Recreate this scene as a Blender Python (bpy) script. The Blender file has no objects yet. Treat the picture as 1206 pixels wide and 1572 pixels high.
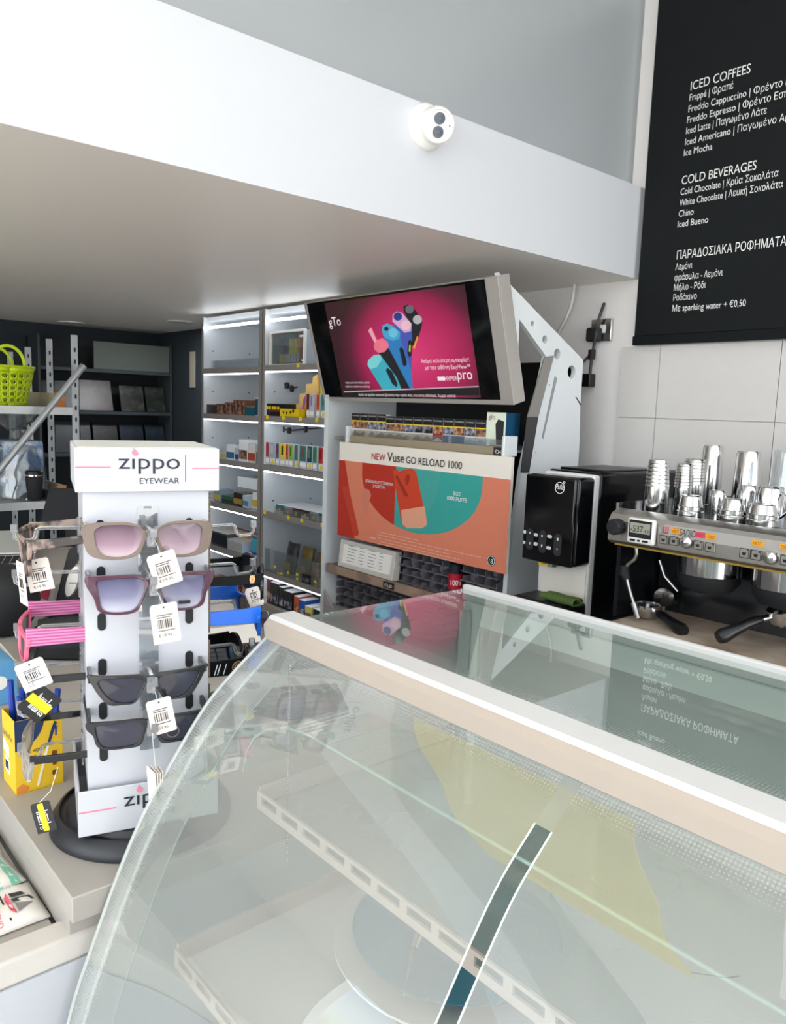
import bpy, math, random
from mathutils import Vector, Matrix
random.seed(11)
SC = bpy.context.scene
COL = SC.collection

# ------------------------------------------------------------------ camera
CAM = Vector((0, 0, 1.55))
YAW, PITCH, ROLL, FPX = 0.853235, 0.130917, 0.0340545, 1194.67
Fw = Vector((-math.sin(YAW)*math.cos(PITCH), math.cos(YAW)*math.cos(PITCH), -math.sin(PITCH)))
Rt = Fw.cross(Vector((0, 0, 1))).normalized()
Up = Rt.cross(Fw)
Rt, Up = math.cos(ROLL)*Rt + math.sin(ROLL)*Up, -math.sin(ROLL)*Rt + math.cos(ROLL)*Up
cd = bpy.data.cameras.new('camera')
cam = bpy.data.objects.new('camera', cd)
COL.objects.link(cam)
cd.sensor_width = 36
cd.lens = FPX/1572*36
cd.clip_start = 0.02
cam.matrix_world = Matrix(((Rt.x, Up.x, -Fw.x, CAM.x), (Rt.y, Up.y, -Fw.y, CAM.y), (Rt.z, Up.z, -Fw.z, CAM.z), (0, 0, 0, 1)))
SC.camera = cam

# ------------------------------------------------------------------ light and exposure
vs = SC.view_settings
vs.view_transform = 'Standard'
vs.look = 'None'
vs.gamma = 1
vs.use_curve_mapping = False
vs.exposure = 0.03
SC.cycles.max_bounces = 10
SC.cycles.transparent_max_bounces = 24
SC.cycles.use_denoising = True
SC.cycles.sample_clamp_indirect = 6
SC.cycles.caustics_reflective = False
SC.cycles.caustics_refractive = False

w = bpy.data.worlds.new('world')
SC.world = w
w.use_nodes = True
bg = w.node_tree.nodes['Background']
sky = w.node_tree.nodes.new('ShaderNodeTexSky')
sky.sky_type = 'NISHITA'
sky.sun_disc = False
sky.sun_elevation = math.radians(50)
sky.air_density = 1.0
mixw = w.node_tree.nodes.new('ShaderNodeMix')
mixw.data_type = 'RGBA'
mixw.inputs[0].default_value = 0.8
w.node_tree.links.new(sky.outputs[0], mixw.inputs[6])
mixw.inputs[7].default_value = (0.95, 0.97, 1.0, 1)
w.node_tree.links.new(mixw.outputs[2], bg.inputs[0])
bg.inputs[1].default_value = 1.3

def area(name, loc, target, sx, sy, power, col=(1, 1, 1), spread=180):
    l = bpy.data.lights.new(name, 'AREA')
    l.shape = 'RECTANGLE'
    l.size, l.size_y, l.energy, l.color = sx, sy, power, col
    l.spread = math.radians(spread)
    o = bpy.data.objects.new(name, l)
    COL.objects.link(o)
    o.location = loc
    o.rotation_euler = (Vector(target)-Vector(loc)).to_track_quat('-Z', 'Y').to_euler()
    return o
# daylight entering through the two shop windows behind and beside the photographer
area('daylight_side_window', (3.57, 1.5, 1.75), (0, 1.6, 1.75), 1.9, 2.7, 44, (0.97, 0.985, 1))
area('daylight_shop_front', (0.3, -3.57, 1.75), (-0.3, 0, 1.6), 5.0, 2.7, 125, (0.97, 0.985, 1))
# midday sun through the shop front lands on the floor behind the photographer and bounces up to the low ceiling
sl = bpy.data.lights.new('sun', 'SUN'); sl.energy = 15; sl.angle = math.radians(1); sl.color = (1, .94, .86)
so = bpy.data.objects.new('sun', sl); COL.objects.link(so)
so.rotation_euler = Vector((-.12, .70, -1.0)).to_track_quat('-Z', 'Y').to_euler()
area('ceiling_fill_side', (3.57, 0.6, 0.75), (-1, 0.6, 2.4), 3.6, 1.2, 40, (1, 0.92, 0.82))  # added fill aimed up at the low ceiling, standing in for ground bounce
# added overhead fill for the customer side, without any fixture
area('overhead_fill', (1.0, 0.7, 3.28), (1.0, 0.7, 0), 3.6, 2.6, 22, (1, 0.98, 0.95))

# ------------------------------------------------------------------ pixel rays onto real planes
def ray(x, y):
    return Rt*((x-603)/FPX) - Up*((y-786)/FPX) + Fw
def on(x, y, n, p):
    d = ray(x, y); n = Vector(n)
    return CAM + d*((Vector(p)-CAM).dot(n)/d.dot(n))
def atx(x, y, v): return on(x, y, (1, 0, 0), (v, 0, 0))
def aty(x, y, v): return on(x, y, (0, 1, 0), (0, v, 0))
def atz(x, y, v): return on(x, y, (0, 0, 1), (0, 0, v))

# ------------------------------------------------------------------ materials
def lin(c):
    if isinstance(c, str): c = tuple(int(c[i:i+2], 16) for i in (0, 2, 4))
    r = []
    for v in c[:3]:
        v = v/255
        r.append(v/12.92 if v <= .04045 else ((v+.055)/1.055)**2.4)
    return (*r, 1)
_mats = {}
def mat(name, col='808080', rough=.5, metal=0, noise=.06, scale=30, emit=0, coat=0, spec=.5, trans=0, ior=1.45):
    if name in _mats: return _mats[name]
    m = bpy.data.materials.new(name); _mats[name] = m
    m.use_nodes = True
    nt = m.node_tree; b = nt.nodes['Principled BSDF']
    c = lin(col)
    b.inputs['Roughness'].default_value = rough
    b.inputs['Metallic'].default_value = metal
    b.inputs['Specular IOR Level'].default_value = spec
    b.inputs['Coat Weight'].default_value = coat
    b.inputs['Transmission Weight'].default_value = trans
    b.inputs['IOR'].default_value = ior
    if noise:
        tc = nt.nodes.new('ShaderNodeTexCoord'); n = nt.nodes.new('ShaderNodeTexNoise')
        n.inputs['Scale'].default_value = scale; n.inputs['Detail'].default_value = 3
        nt.links.new(tc.outputs['Object'], n.inputs['Vector'])
        mx = nt.nodes.new('ShaderNodeMix'); mx.data_type = 'RGBA'
        k = 1-noise
        mx.inputs[6].default_value = (c[0]*k, c[1]*k, c[2]*k, 1)
        mx.inputs[7].default_value = (min(1, c[0]*(1+noise)), min(1, c[1]*(1+noise)), min(1, c[2]*(1+noise)), 1)
        nt.links.new(n.outputs[0], mx.inputs[0]); nt.links.new(mx.outputs[2], b.inputs['Base Color'])
    else:
        b.inputs['Base Color'].default_value = c
    if emit:
        for l_ in list(b.inputs['Base Color'].links): nt.links.new(l_.from_socket, b.inputs['Emission Color']); nt.links.remove(l_)
        b.inputs['Base Color'].default_value = (.012, .012, .012, 1)
        if not noise: b.inputs['Emission Color'].default_value = c
        b.inputs['Emission Strength'].default_value = emit
    return m
def duo(name, c1, c2, kind='NOISE', scale=8, rough=.45, thr=.5, soft=.06, metal=0, emit=0):
    """two-colour procedural pattern (tortoiseshell, printed pictures, stripes)"""
    if name in _mats: return _mats[name]
    m = bpy.data.materials.new(name); _mats[name] = m
    m.use_nodes = True
    nt = m.node_tree; b = nt.nodes['Principled BSDF']
    b.inputs['Roughness'].default_value = rough; b.inputs['Metallic'].default_value = metal
    tc = nt.nodes.new('ShaderNodeTexCoord')
    if kind == 'NOISE':
        n = nt.nodes.new('ShaderNodeTexNoise'); n.inputs['Scale'].default_value = scale; n.inputs['Detail'].default_value = 4
    elif kind == 'VORONOI':
        n = nt.nodes.new('ShaderNodeTexVoronoi'); n.inputs['Scale'].default_value = scale
    else:
        n = nt.nodes.new('ShaderNodeTexWave'); n.inputs['Scale'].default_value = scale
        n.bands_direction = kind; n.inputs['Distortion'].default_value = 0
    nt.links.new(tc.outputs['Object'], n.inputs['Vector'])
    r = nt.nodes.new('ShaderNodeValToRGB')
    r.color_ramp.elements[0].position = max(0, thr-soft); r.color_ramp.elements[1].position = min(1, thr+soft)
    r.color_ramp.elements[0].color = lin(c1); r.color_ramp.elements[1].color = lin(c2)
    nt.links.new(n.outputs['Fac'] if 'Fac' in n.outputs else n.outputs[0], r.inputs[0])
    nt.links.new(r.outputs[0], b.inputs['Base Color'])
    if emit:
        nt.links.new(r.outputs[0], b.inputs['Emission Color']); b.inputs['Emission Strength'].default_value = emit
    return m
def grad(name, stops, axis=2, lo=0, hi=1, rough=.2, emit=0, alpha=None):
    """object-space gradient, for tinted lenses and printed blends"""
    if name in _mats: return _mats[name]
    m = bpy.data.materials.new(name); _mats[name] = m
    m.use_nodes = True
    nt = m.node_tree; b = nt.nodes['Principled BSDF']
    b.inputs['Roughness'].default_value = rough
    tc = nt.nodes.new('ShaderNodeTexCoord'); sp = nt.nodes.new('ShaderNodeSeparateXYZ')
    nt.links.new(tc.outputs['Object'], sp.inputs[0])
    mr = nt.nodes.new('ShaderNodeMapRange')
    mr.inputs[1].default_value = lo; mr.inputs[2].default_value = hi
    nt.links.new(sp.outputs[axis], mr.inputs[0])
    r = nt.nodes.new('ShaderNodeValToRGB')
    els = r.color_ramp.elements
    els[0].position = stops[0][0]; els[0].color = lin(stops[0][1])
    els[1].position = stops[-1][0]; els[1].color = lin(stops[-1][1])
    for p, c in stops[1:-1]:
        e = els.new(p); e.color = lin(c)
    nt.links.new(mr.outputs[0], r.inputs[0]); nt.links.new(r.outputs[0], b.inputs['Base Color'])
    if emit:
        nt.links.new(r.outputs[0], b.inputs['Emission Color']); b.inputs['Emission Strength'].default_value = emit
    if alpha is not None: b.inputs['Alpha'].default_value = alpha
    return m
def pane(name, tint='f4faf8', refl=.05, haze=.08, hazecol='f2f4f2', rough=0.0, frit=None):
    """a thin sheet of glass: see-through, mirror-like at grazing angles, with a pale film, part dusty dirt, part reflected haze put into colour;
    frit = [(axis, edge position, width), ...] adds the printed dot border along sheet edges"""
    if name in _mats: return _mats[name]
    m = bpy.data.materials.new(name); _mats[name] = m
    m.use_nodes = True
    nt = m.node_tree; nt.nodes.clear(); N = nt.nodes.new; L = nt.links.new
    out = N('ShaderNodeOutputMaterial')
    tr = N('ShaderNodeBsdfTransparent'); tr.inputs[0].default_value = lin(tint)
    gl = N('ShaderNodeBsdfGlossy'); gl.inputs['Roughness'].default_value = rough; gl.inputs['Color'].default_value = (1, 1, 1, 1)
    df = N('ShaderNodeBsdfDiffuse'); df.inputs[0].default_value = lin(hazecol)
    tl = N('ShaderNodeBsdfTranslucent'); tl.inputs[0].default_value = lin(hazecol)
    dm = N('ShaderNodeMixShader'); dm.inputs[0].default_value = .4; L(df.outputs[0], dm.inputs[1]); L(tl.outputs[0], dm.inputs[2])
    lw = N('ShaderNodeLayerWeight'); lw.inputs[0].default_value = .5
    pw = N('ShaderNodeMath'); pw.operation = 'POWER'; pw.inputs[1].default_value = 4; L(lw.outputs['Facing'], pw.inputs[0])
    ml = N('ShaderNodeMath'); ml.operation = 'MULTIPLY_ADD'; ml.inputs[1].default_value = .9; ml.inputs[2].default_value = refl; L(pw.outputs[0], ml.inputs[0])
    m1 = N('ShaderNodeMixShader'); L(tr.outputs[0], m1.inputs[1]); L(dm.outputs[0], m1.inputs[2])
    tc = N('ShaderNodeTexCoord')
    nz = N('ShaderNodeTexNoise'); nz.inputs['Scale'].default_value = 6; nz.inputs['Detail'].default_value = 5; L(tc.outputs['Object'], nz.inputs['Vector'])
    du = N('ShaderNodeMapRange'); du.inputs[3].default_value = haze*.7; du.inputs[4].default_value = haze*1.3; L(nz.outputs[0], du.inputs[0])
    fac = du.outputs[0]
    if frit:
        uv = N('ShaderNodeUVMap'); uv.uv_map = 'sheet'
        sp = N('ShaderNodeSeparateXYZ'); L(uv.outputs[0], sp.inputs[0])
        best = None
        for ax, pos, wd in frit:     # 1 at the edge falling to 0 at wd inside
            d = N('ShaderNodeMath'); d.operation = 'SUBTRACT'; L(sp.outputs[ax], d.inputs[0]); d.inputs[1].default_value = pos
            a = N('ShaderNodeMath'); a.operation = 'ABSOLUTE'; L(d.outputs[0], a.inputs[0])
            r = N('ShaderNodeMapRange'); r.inputs[1].default_value = 0; r.inputs[2].default_value = wd
            r.inputs[3].default_value = 1; r.inputs[4].default_value = 0; L(a.outputs[0], r.inputs[0])
            if best is None: best = r.outputs[0]
            else:
                x = N('ShaderNodeMath'); x.operation = 'MAXIMUM'; L(best, x.inputs[0]); L(r.outputs[0], x.inputs[1]); best = x.outputs[0]
        # round dots on a 4 mm grid whose radius shrinks away from the edge
        sc = N('ShaderNodeVectorMath'); sc.operation = 'SCALE'; sc.inputs['Scale'].default_value = 320; L(uv.outputs[0], sc.inputs[0])
        fr = N('ShaderNodeVectorMath'); fr.operation = 'FRACTION'; L(sc.outputs[0], fr.inputs[0])
        sb = N('ShaderNodeVectorMath'); sb.operation = 'SUBTRACT'; sb.inputs[1].default_value = (.5, .5, 0); L(fr.outputs[0], sb.inputs[0])
        ln = N('ShaderNodeVectorMath'); ln.operation = 'LENGTH'; L(sb.outputs[0], ln.inputs[0])
        rad = N('ShaderNodeMath'); rad.operation = 'MULTIPLY'; rad.inputs[1].default_value = .62; L(best, rad.inputs[0])
        lt = N('ShaderNodeMath'); lt.operation = 'LESS_THAN'; L(ln.outputs['Value'], lt.inputs[0]); L(rad.outputs[0], lt.inputs[1])
        fm = N('ShaderNodeMath'); fm.operation = 'MULTIPLY'; fm.inputs[1].default_value = .42; L(lt.outputs[0], fm.inputs[0])
        mm = N('ShaderNodeMath'); mm.operation = 'MAXIMUM'; L(fm.outputs[0], mm.inputs[0]); L(fac, mm.inputs[1]); fac = mm.outputs[0]
    L(fac, m1.inputs[0])
    m2 = N('ShaderNodeMixShader'); L(ml.outputs[0], m2.inputs[0]); L(m1.outputs[0], m2.inputs[1]); L(gl.outputs[0], m2.inputs[2])
    L(m2.outputs[0], out.inputs[0])
    return m

# ------------------------------------------------------------------ mesh helpers: everything is authored in world metres
WM = {}
def frame(o, xd, yd):
    x = Vector(xd).normalized(); z = x.cross(Vector(yd)).normalized(); y = z.cross(x)
    o = Vector(o)
    return Matrix(((x.x, y.x, z.x, o.x), (x.y, y.y, z.y, o.y), (x.z, y.z, z.z, o.z), (0, 0, 0, 1)))
from mathutils.geometry import tessellate_polygon
_txt = {}
def _inside(p, lp):
    c = False; n = len(lp)
    for i in range(n):
        a, b_ = lp[i], lp[i-1]
        if (a.y > p.y) != (b_.y > p.y) and p.x < (b_.x-a.x)*(p.y-a.y)/(b_.y-a.y)+a.x: c = not c
    return c
def text_data(s, bold=0):
    """filled outline of a line of lettering: every contour is filled on its own so that overlapping strokes stay solid"""
    k = (s, bold)
    if k in _txt: return _txt[k]
    c = bpy.data.curves.new('t', 'FONT'); c.body = s; c.resolution_u = 8 if any(ch in s for ch in 'σω') else 4; c.size = 1; c.offset = bold; c.fill_mode = 'NONE'
    o = bpy.data.objects.new('t', c)
    me = bpy.data.meshes.new_from_object(o)
    nb = {}
    for e in me.edges:
        i, j = e.vertices; nb.setdefault(i, []).append(j); nb.setdefault(j, []).append(i)
    seen = set(); loops = []
    dirs = {(e.vertices[0], e.vertices[1]) for e in me.edges}
    for st in nb:
        if st in seen: continue
        lp = [st]; seen.add(st); nx = [j for j in nb[st] if (st, j) in dirs] or nb[st]; cur = nx[0]
        while cur not in seen:
            seen.add(cur); lp.append(cur); r = [j for j in nb[cur] if j not in seen]
            if not r: break
            cur = r[0]
        if len(lp) > 2: loops.append([me.vertices[i].co.copy() for i in lp])
    bpy.data.objects.remove(o); bpy.data.curves.remove(c); bpy.data.meshes.remove(me)
    ar = lambda lp: sum(lp[i-1].x*lp[i].y-lp[i].x*lp[i-1].y for i in range(len(lp)))/2
    A = [ar(lp) for lp in loops]
    outs, holes = [], {}
    for i in sorted(range(len(A)), key=lambda q: -abs(A[q])):
        cand = [j for j in outs if abs(A[j]) > abs(A[i]) and A[j]*A[i] < 0 and all(_inside(p, loops[j]) for p in loops[i][::3])]
        if cand: holes[min(cand, key=lambda j: abs(A[j]))].append(i)
        else: outs.append(i); holes[i] = []
    vv, ff = [], []
    for i in outs:
        polys = [loops[i]]+[loops[h] for h in holes[i]]
        n0 = len(vv); flat_ = [p for lp in polys for p in lp]
        tris = tessellate_polygon(polys)
        want = abs(A[i])-sum(abs(A[h]) for h in holes[i])
        got = sum(abs((flat_[t_[1]]-flat_[t_[0]]).cross(flat_[t_[2]]-flat_[t_[0]]).z)/2 for t_ in tris)
        if abs(got-want) > .02*want:         # an outline that crosses itself: let a filled 2D curve sort it out
            c = bpy.data.curves.new('t', 'CURVE'); c.dimensions = '2D'; c.fill_mode = 'BOTH'
            for lp in polys:
                sp_c = c.splines.new('POLY'); sp_c.points.add(len(lp)-1); sp_c.use_cyclic_u = True
                for q_, p_ in zip(sp_c.points, lp): q_.co = (p_.x, p_.y, 0, 1)
            o = bpy.data.objects.new('t', c); me = bpy.data.meshes.new_from_object(o)
            ff += [[n0+q for q in p_.vertices] for p_ in me.polygons]; vv += [v.co.copy() for v in me.vertices]
            bpy.data.objects.remove(o); bpy.data.curves.remove(c); bpy.data.meshes.remove(me)
            continue
        for t3 in tris:
            a_, b_, c_ = [flat_[q] for q in t3]
            up = (b_.x-a_.x)*(c_.y-a_.y)-(b_.y-a_.y)*(c_.x-a_.x) > 0
            ff.append([n0+q for q in (t3 if up else t3[::-1])])
        vv += flat_
    _txt[k] = (vv, ff, min((v.x for v in vv), default=0), max((v.x for v in vv), default=1))
    return _txt[k]
class MB:
    def __init__(s): s.v = []; s.f = []; s.m = []; s.uv = {}
    def add(s, vs, fs, mi=0, M=None):
        n = len(s.v)
        for p in vs:
            p = Vector(p); s.v.append(M @ p if M is not None else p)
        for f in fs: s.f.append([i+n for i in f]); s.m.append(mi)
        return s
    def box(s, x0, x1, y0, y1, z0, z1, mi=0, M=None):
        P = [(x, y, z) for z in (z0, z1) for y in (y0, y1) for x in (x0, x1)]
        return s.add(P, [(0, 2, 3, 1), (4, 5, 7, 6), (0, 1, 5, 4), (2, 6, 7, 3), (0, 4, 6, 2), (1, 3, 7, 5)], mi, M)
    def prism(s, poly, d0, d1, mi=0, M=None):
        """poly in the local xy plane, extruded along local z"""
        a = sum(poly[i][0]*poly[(i+1) % len(poly)][1]-poly[(i+1) % len(poly)][0]*poly[i][1] for i in range(len(poly)))
        if a < 0: poly = poly[::-1]
        n = len(poly)
        P = [(x, y, d0) for x, y in poly]+[(x, y, d1) for x, y in poly]
        F = [tuple(range(n-1, -1, -1)), tuple(range(n, 2*n))]+[(i, (i+1) % n, (i+1) % n+n, i+n) for i in range(n)]
        return s.add(P, F, mi, M)
    def ring(s, outer, inner, d0, d1, mi=0, M=None, bend=0):
        """a frame between two outlines of equal point count"""
        n = len(outer)
        b = lambda x: bend*x*x
        P = [(x, y, d0+b(x)) for x, y in outer]+[(x, y, d0+b(x)) for x, y in inner]+[(x, y, d1+b(x)) for x, y in outer]+[(x, y, d1+b(x)) for x, y in inner]
        F = []
        for i in range(n):
            j = (i+1) % n
            F += [(i, j, n+j, n+i), (2*n+i, 3*n+i, 3*n+j, 2*n+j), (i, 2*n+i, 2*n+j, j), (n+i, n+j, 3*n+j, 3*n+i)]
        return s.add(P, F, mi, M)
    def tube(s, pts, r, mi=0, seg=8, M=None, flat=1):
        pts = [Vector(p) for p in pts]; n = len(pts)
        rs = r if isinstance(r, (list, tuple)) else [r]*n
        P = []; up = None
        for i in range(n):
            t = (pts[min(i+1, n-1)]-pts[max(i-1, 0)]).normalized()
            if up is None:
                up = Vector((0, 0, 1)) if abs(t.z) < .9 else Vector((1, 0, 0))
            a = t.cross(up)
            if a.length < 1e-6: a = t.cross(Vector((.3, 1, .2)))
            a.normalize(); up = a.cross(t)
            for k in range(seg):
                an = 2*math.pi*k/seg
                P.append(pts[i]+a*math.cos(an)*rs[i]+up*math.sin(an)*rs[i]*flat)
        F = [(i*seg+k, i*seg+(k+1) % seg, (i+1)*seg+(k+1) % seg, (i+1)*seg+k) for i in range(n-1) for k in range(seg)]
        F += [tuple(range(seg-1, -1, -1)), tuple((n-1)*seg+k for k in range(seg))]
        return s.add(P, F, mi, M)
    def lathe(s, prof, o=(0, 0, 0), seg=28, mi=0, M=None):
        o = Vector(o); n = len(prof); P = []
        for r, z in prof:
            for k in range(seg):
                an = 2*math.pi*k/seg
                P.append((o.x+r*math.cos(an), o.y+r*math.sin(an), o.z+z))
        F = [(i*seg+k, i*seg+(k+1) % seg, (i+1)*seg+(k+1) % seg, (i+1)*seg+k) for i in range(n-1) for k in range(seg)]
        if prof[0][0] > 1e-5: F.append(tuple(range(seg-1, -1, -1)))
        if prof[-1][0] > 1e-5: F.append(tuple((n-1)*seg+k for k in range(seg)))
        return s.add(P, F, mi, M)
    def quad(s, a, b, c, d, mi=0): return s.add([a, b, c, d], [(0, 1, 2, 3)], mi)
    def poly(s, pts, mi=0, M=None): return s.add(pts, [tuple(range(len(pts)))], mi, M)
    def disc(s, x, y, r, z=0, mi=0, M=None, seg=20, ry=None):
        ry = ry or r
        return s.poly([(x+r*math.cos(2*math.pi*k/seg), y+ry*math.sin(2*math.pi*k/seg), z) for k in range(seg)], mi, M)
    def text(s, t, M, width=None, size=None, mi=0, bold=0, align='L', lift=.0003, shear=0):
        """flat lettering in the xy plane of M; width fits the line to a measured length"""
        vv, ff, x0, x1 = text_data(t, bold)
        k = size if size else width/(x1-x0)
        off = {'L': -x0, 'C': -(x0+x1)/2, 'R': -x1}[align]
        ky = k if not (size and width) else width/(x1-x0)
        kx = width/(x1-x0) if width else k
        return s.add([((v.x+off)*kx+v.y*k*shear, v.y*k, lift) for v in vv], ff, mi, M)
    def sheet(s, grid, mi=0, M=None, uvs=None):
        """grid[i][j] of points"""
        n0 = len(s.f)
        h, wd = len(grid), len(grid[0])
        s.add([p for r in grid for p in r], [(i*wd+j, i*wd+j+1, (i+1)*wd+j+1, (i+1)*wd+j) for i in range(h-1) for j in range(wd-1)], mi, M)
        if uvs:
            fl = [u for r in uvs for u in r]; k = n0
            for i in range(h-1):
                for j in range(wd-1):
                    s.uv[k] = [fl[i*wd+j], fl[i*wd+j+1], fl[(i+1)*wd+j+1], fl[(i+1)*wd+j]]; k += 1
        return s
    def build(s, name, mats, parent=None, bevel=0, smooth=38, sub=0, solid=0, seg=2):
        me = bpy.data.meshes.new(name)
        if parent is not None: MI = WM[parent.name].inverted(); W = WM[parent.name]
        else:
            xs = [p.x for p in s.v]; ys = [p.y for p in s.v]; zs = [p.z for p in s.v]
            W = Matrix.Translation(((min(xs)+max(xs))/2, (min(ys)+max(ys))/2, min(zs))); MI = W.inverted()
        me.from_pydata([MI @ p for p in s.v], [], s.f)
        for m in (mats if isinstance(mats, (list, tuple)) else [mats]): me.materials.append(m)
        me.polygons.foreach_set('material_index', s.m)
        if s.uv:
            ul = me.uv_layers.new(name='sheet')
            for fi, uvl in s.uv.items():
                for li, u in zip(me.polygons[fi].loop_indices, uvl): ul.data[li].uv = u
        me.validate(); me.update()
        if smooth:
            me.polygons.foreach_set('use_smooth', [True]*len(me.polygons))
            me.set_sharp_from_angle(angle=math.radians(smooth))
        o = bpy.data.objects.new(name, me); COL.objects.link(o)
        if parent is not None: o.parent = parent; WM[o.name] = W.copy()
        else: o.matrix_world = W; WM[o.name] = W.copy()
        if solid:
            md = o.modifiers.new('s', 'SOLIDIFY'); md.thickness = solid; md.offset = 0
        if bevel:
            md = o.modifiers.new('b', 'BEVEL'); md.width = bevel; md.segments = seg; md.limit_method = 'ANGLE'; md.angle_limit = math.radians(40)
        if sub:
            md = o.modifiers.new('u', 'SUBSURF'); md.levels = sub; md.render_levels = sub
        return o
def tag(o, label=None, cat=None, group=None, kind=None):
    if label: o['label'] = label
    if cat: o['category'] = cat
    if group: o['group'] = group
    if kind: o['kind'] = kind
    return o
def thing(name, label, cat, loc=(0, 0, 0), rotz=0, group=None):
    o = bpy.data.objects.new(name, None); COL.objects.link(o)
    o.empty_display_size = .05
    o.location = loc; o.rotation_euler = (0, 0, rotz)
    WM[o.name] = Matrix.Translation(loc) @ Matrix.Rotation(rotz, 4, 'Z')
    return tag(o, label, cat, group)
def struct(name, mb, m, **k): return tag(mb.build(name, m, **k), kind='structure')
def moved(o, M):
    """copy of a thing and its parts, moved by the world matrix M"""
    c = o.copy(); COL.objects.link(c)
    W = M @ WM[o.name]; WM[c.name] = W; c.matrix_world = W
    def kids(a, b):
        for ch in [x for x in COL.objects if x.parent == a]:
            d = ch.copy(); COL.objects.link(d); d.parent = b; WM[d.name] = W; kids(ch, d)
    kids(o, c)
    return c

# common materials
WHITE = mat('white_paint', 'f2f3f5', .45, noise=.015)
TILEW = mat('white_tile_glaze', 'cfccc9', .18, noise=.02)
BLACK = mat('black_plastic', '101114', .35, noise=.1)
BLACKG = mat('black_gloss', '08080a', .08, noise=0)
MATBLK = mat('black_matte', '1a1b1e', .7, noise=.1)
STEEL = mat('polished_steel', 'd0d0d0', .12, 1, noise=.05)
BRUSH = mat('brushed_steel', 'b9b6b1', .32, 1, noise=.12, scale=60)
GALV = mat('galvanised_steel', '9aa0a3', .45, .7, noise=.15, scale=25)
CREAM = mat('cream_laminate', 'aaa59e', .42, noise=.03)
PAPER = mat('white_paper', 'f3f1ec', .7, noise=.03)
PRINT = mat('black_print', '17181c', .6, noise=0)
PRINTW = mat('white_print', 'f4f4f4', .6, noise=0)
PINKP = mat('pink_print', 'ef7f99', .6, noise=0)
YELLOW = mat('yellow_label', 'f2d21c', .6, noise=0)
CLEAR = pane('clear_plastic', 'eef2f3', .12, .10, 'f6f8fa')
FROST = pane('frosted_acrylic', 'e8eeee', .06, .30, 'eceeee')
LED = mat('led_tube', 'f4f9ff', .4, noise=0, emit=8)

# ================================================================== the room
SHADEW = mat('blue_grey_wall_shaded', '232b31', .8, noise=.08)  # blue grey darkened in colour for the storeroom's lack of daylight
b = MB().box(-5.8, 3.7, -3.7, 2.7, -.05, 0)
struct('floor', b, mat('grey_floor_tiles', 'bfbcb6', .35, noise=.08, scale=6))
b = MB().box(-5.8, 3.7, -3.7, 2.7, 3.3, 3.36)
struct('ceiling', b, WHITE)
# mezzanine: its front edge is the white beam, its underside the low ceiling
b = MB().box(-5.7, -1.65, -3.6, 2.6, 2.055, 2.373)
b.m[5] = 1        # beam face towards the shop, colour greyed to tame the light on it
struct('ceiling_mezzanine', b, [mat('underside_white_lifted', 'f4efe8', .4, noise=.01), mat('beam_white_dimmed', 'ced1d6', .4, noise=.01)])  # one white in two tones: underside lifted, beam dimmed, to even the light
b = MB().box(-1.75, -1.706, -3.6, 2.6, 2.373, 3.3)
struct('wall_mezzanine', b, mat('grey_partition', '9ea4a7', .3, noise=.03, scale=3))
b = MB().box(-5.8, 3.7, 2.6, 2.7, 0, 3.3)
struct('wall_back', b, mat('plain_plaster', 'efecea', .6, noise=.03))
b = MB().box(-5.8, -5.7, -3.7, 2.7, 0, 3.3)
struct('wall_left', b, SHADEW)
b = MB().box(-5.699, -4.3, 2.56, 2.6, 0, 2.055)
struct('wall_back_shaded', b, SHADEW)
# shop front and side wall with their big windows, behind the photographer
def window_wall(name, nm, x0, x1, y0, y1, w0, w1, z0, z1, axis):
    b = MB()
    if axis == 'x':      # wall along x
        b.box(x0, w0, y0, y1, 0, 3.3).box(w1, x1, y0, y1, 0, 3.3).box(w0, w1, y0, y1, 0, z0).box(w0, w1, y0, y1, z1, 3.3)
    else:
        b.box(x0, x1, y0, w0, 0, 3.3).box(x0, x1, w1, y1, 0, 3.3).box(x0, x1, w0, w1, 0, z0).box(x0, x1, w0, w1, z1, 3.3)
    struct(name, b, WHITE)
    b = MB(); n = 3; g = .05
    for k in range(n+1):
        t = w0+(w1-w0-g)*k/n
        if axis == 'x': b.box(t, t+g, y0, y1, z0, z1)
        else: b.box(x0, x1, t, t+g, z0, z1)
    for z in (z0, z1-g):
        if axis == 'x': b.box(w0, w1, y0, y1, z, z+g)
        else: b.box(x0, x1, w0, w1, z, z+g)
    struct(nm, b, mat('white_window_frame', 'e9eaec', .4, noise=.02))
window_wall('wall_front', 'window_1', -5.8, 3.7, -3.7, -3.6, -3.6, 3.0, .1, 3.1, 'x')
window_wall('wall_right', 'window_2', 3.6, 3.7, -3.7, 2.7, -1.9, 2.4, .1, 3.1, 'y')

# white wall tiles with narrow joints
b = MB(); g = .0012
xs = [-1.69, -1.53]+[-1.105+.427*k for k in range(12)]
zs = [1.81-.26*k for k in range(8)]
b.box(-1.69, 3.6, 2.592, 2.6, 0, 1.81, 1)
for i in range(len(xs)-1):
    for j in range(len(zs)-1):
        if xs[i+1] > 3.6: continue
        b.box(xs[i]+g, xs[i+1]-g, 2.583, 2.5925, max(0, zs[j+1])+g, zs[j]-g)
struct('wall_back_tiles', b, [TILEW, mat('tile_grout', 'bdb9b5', .8)])

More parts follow.
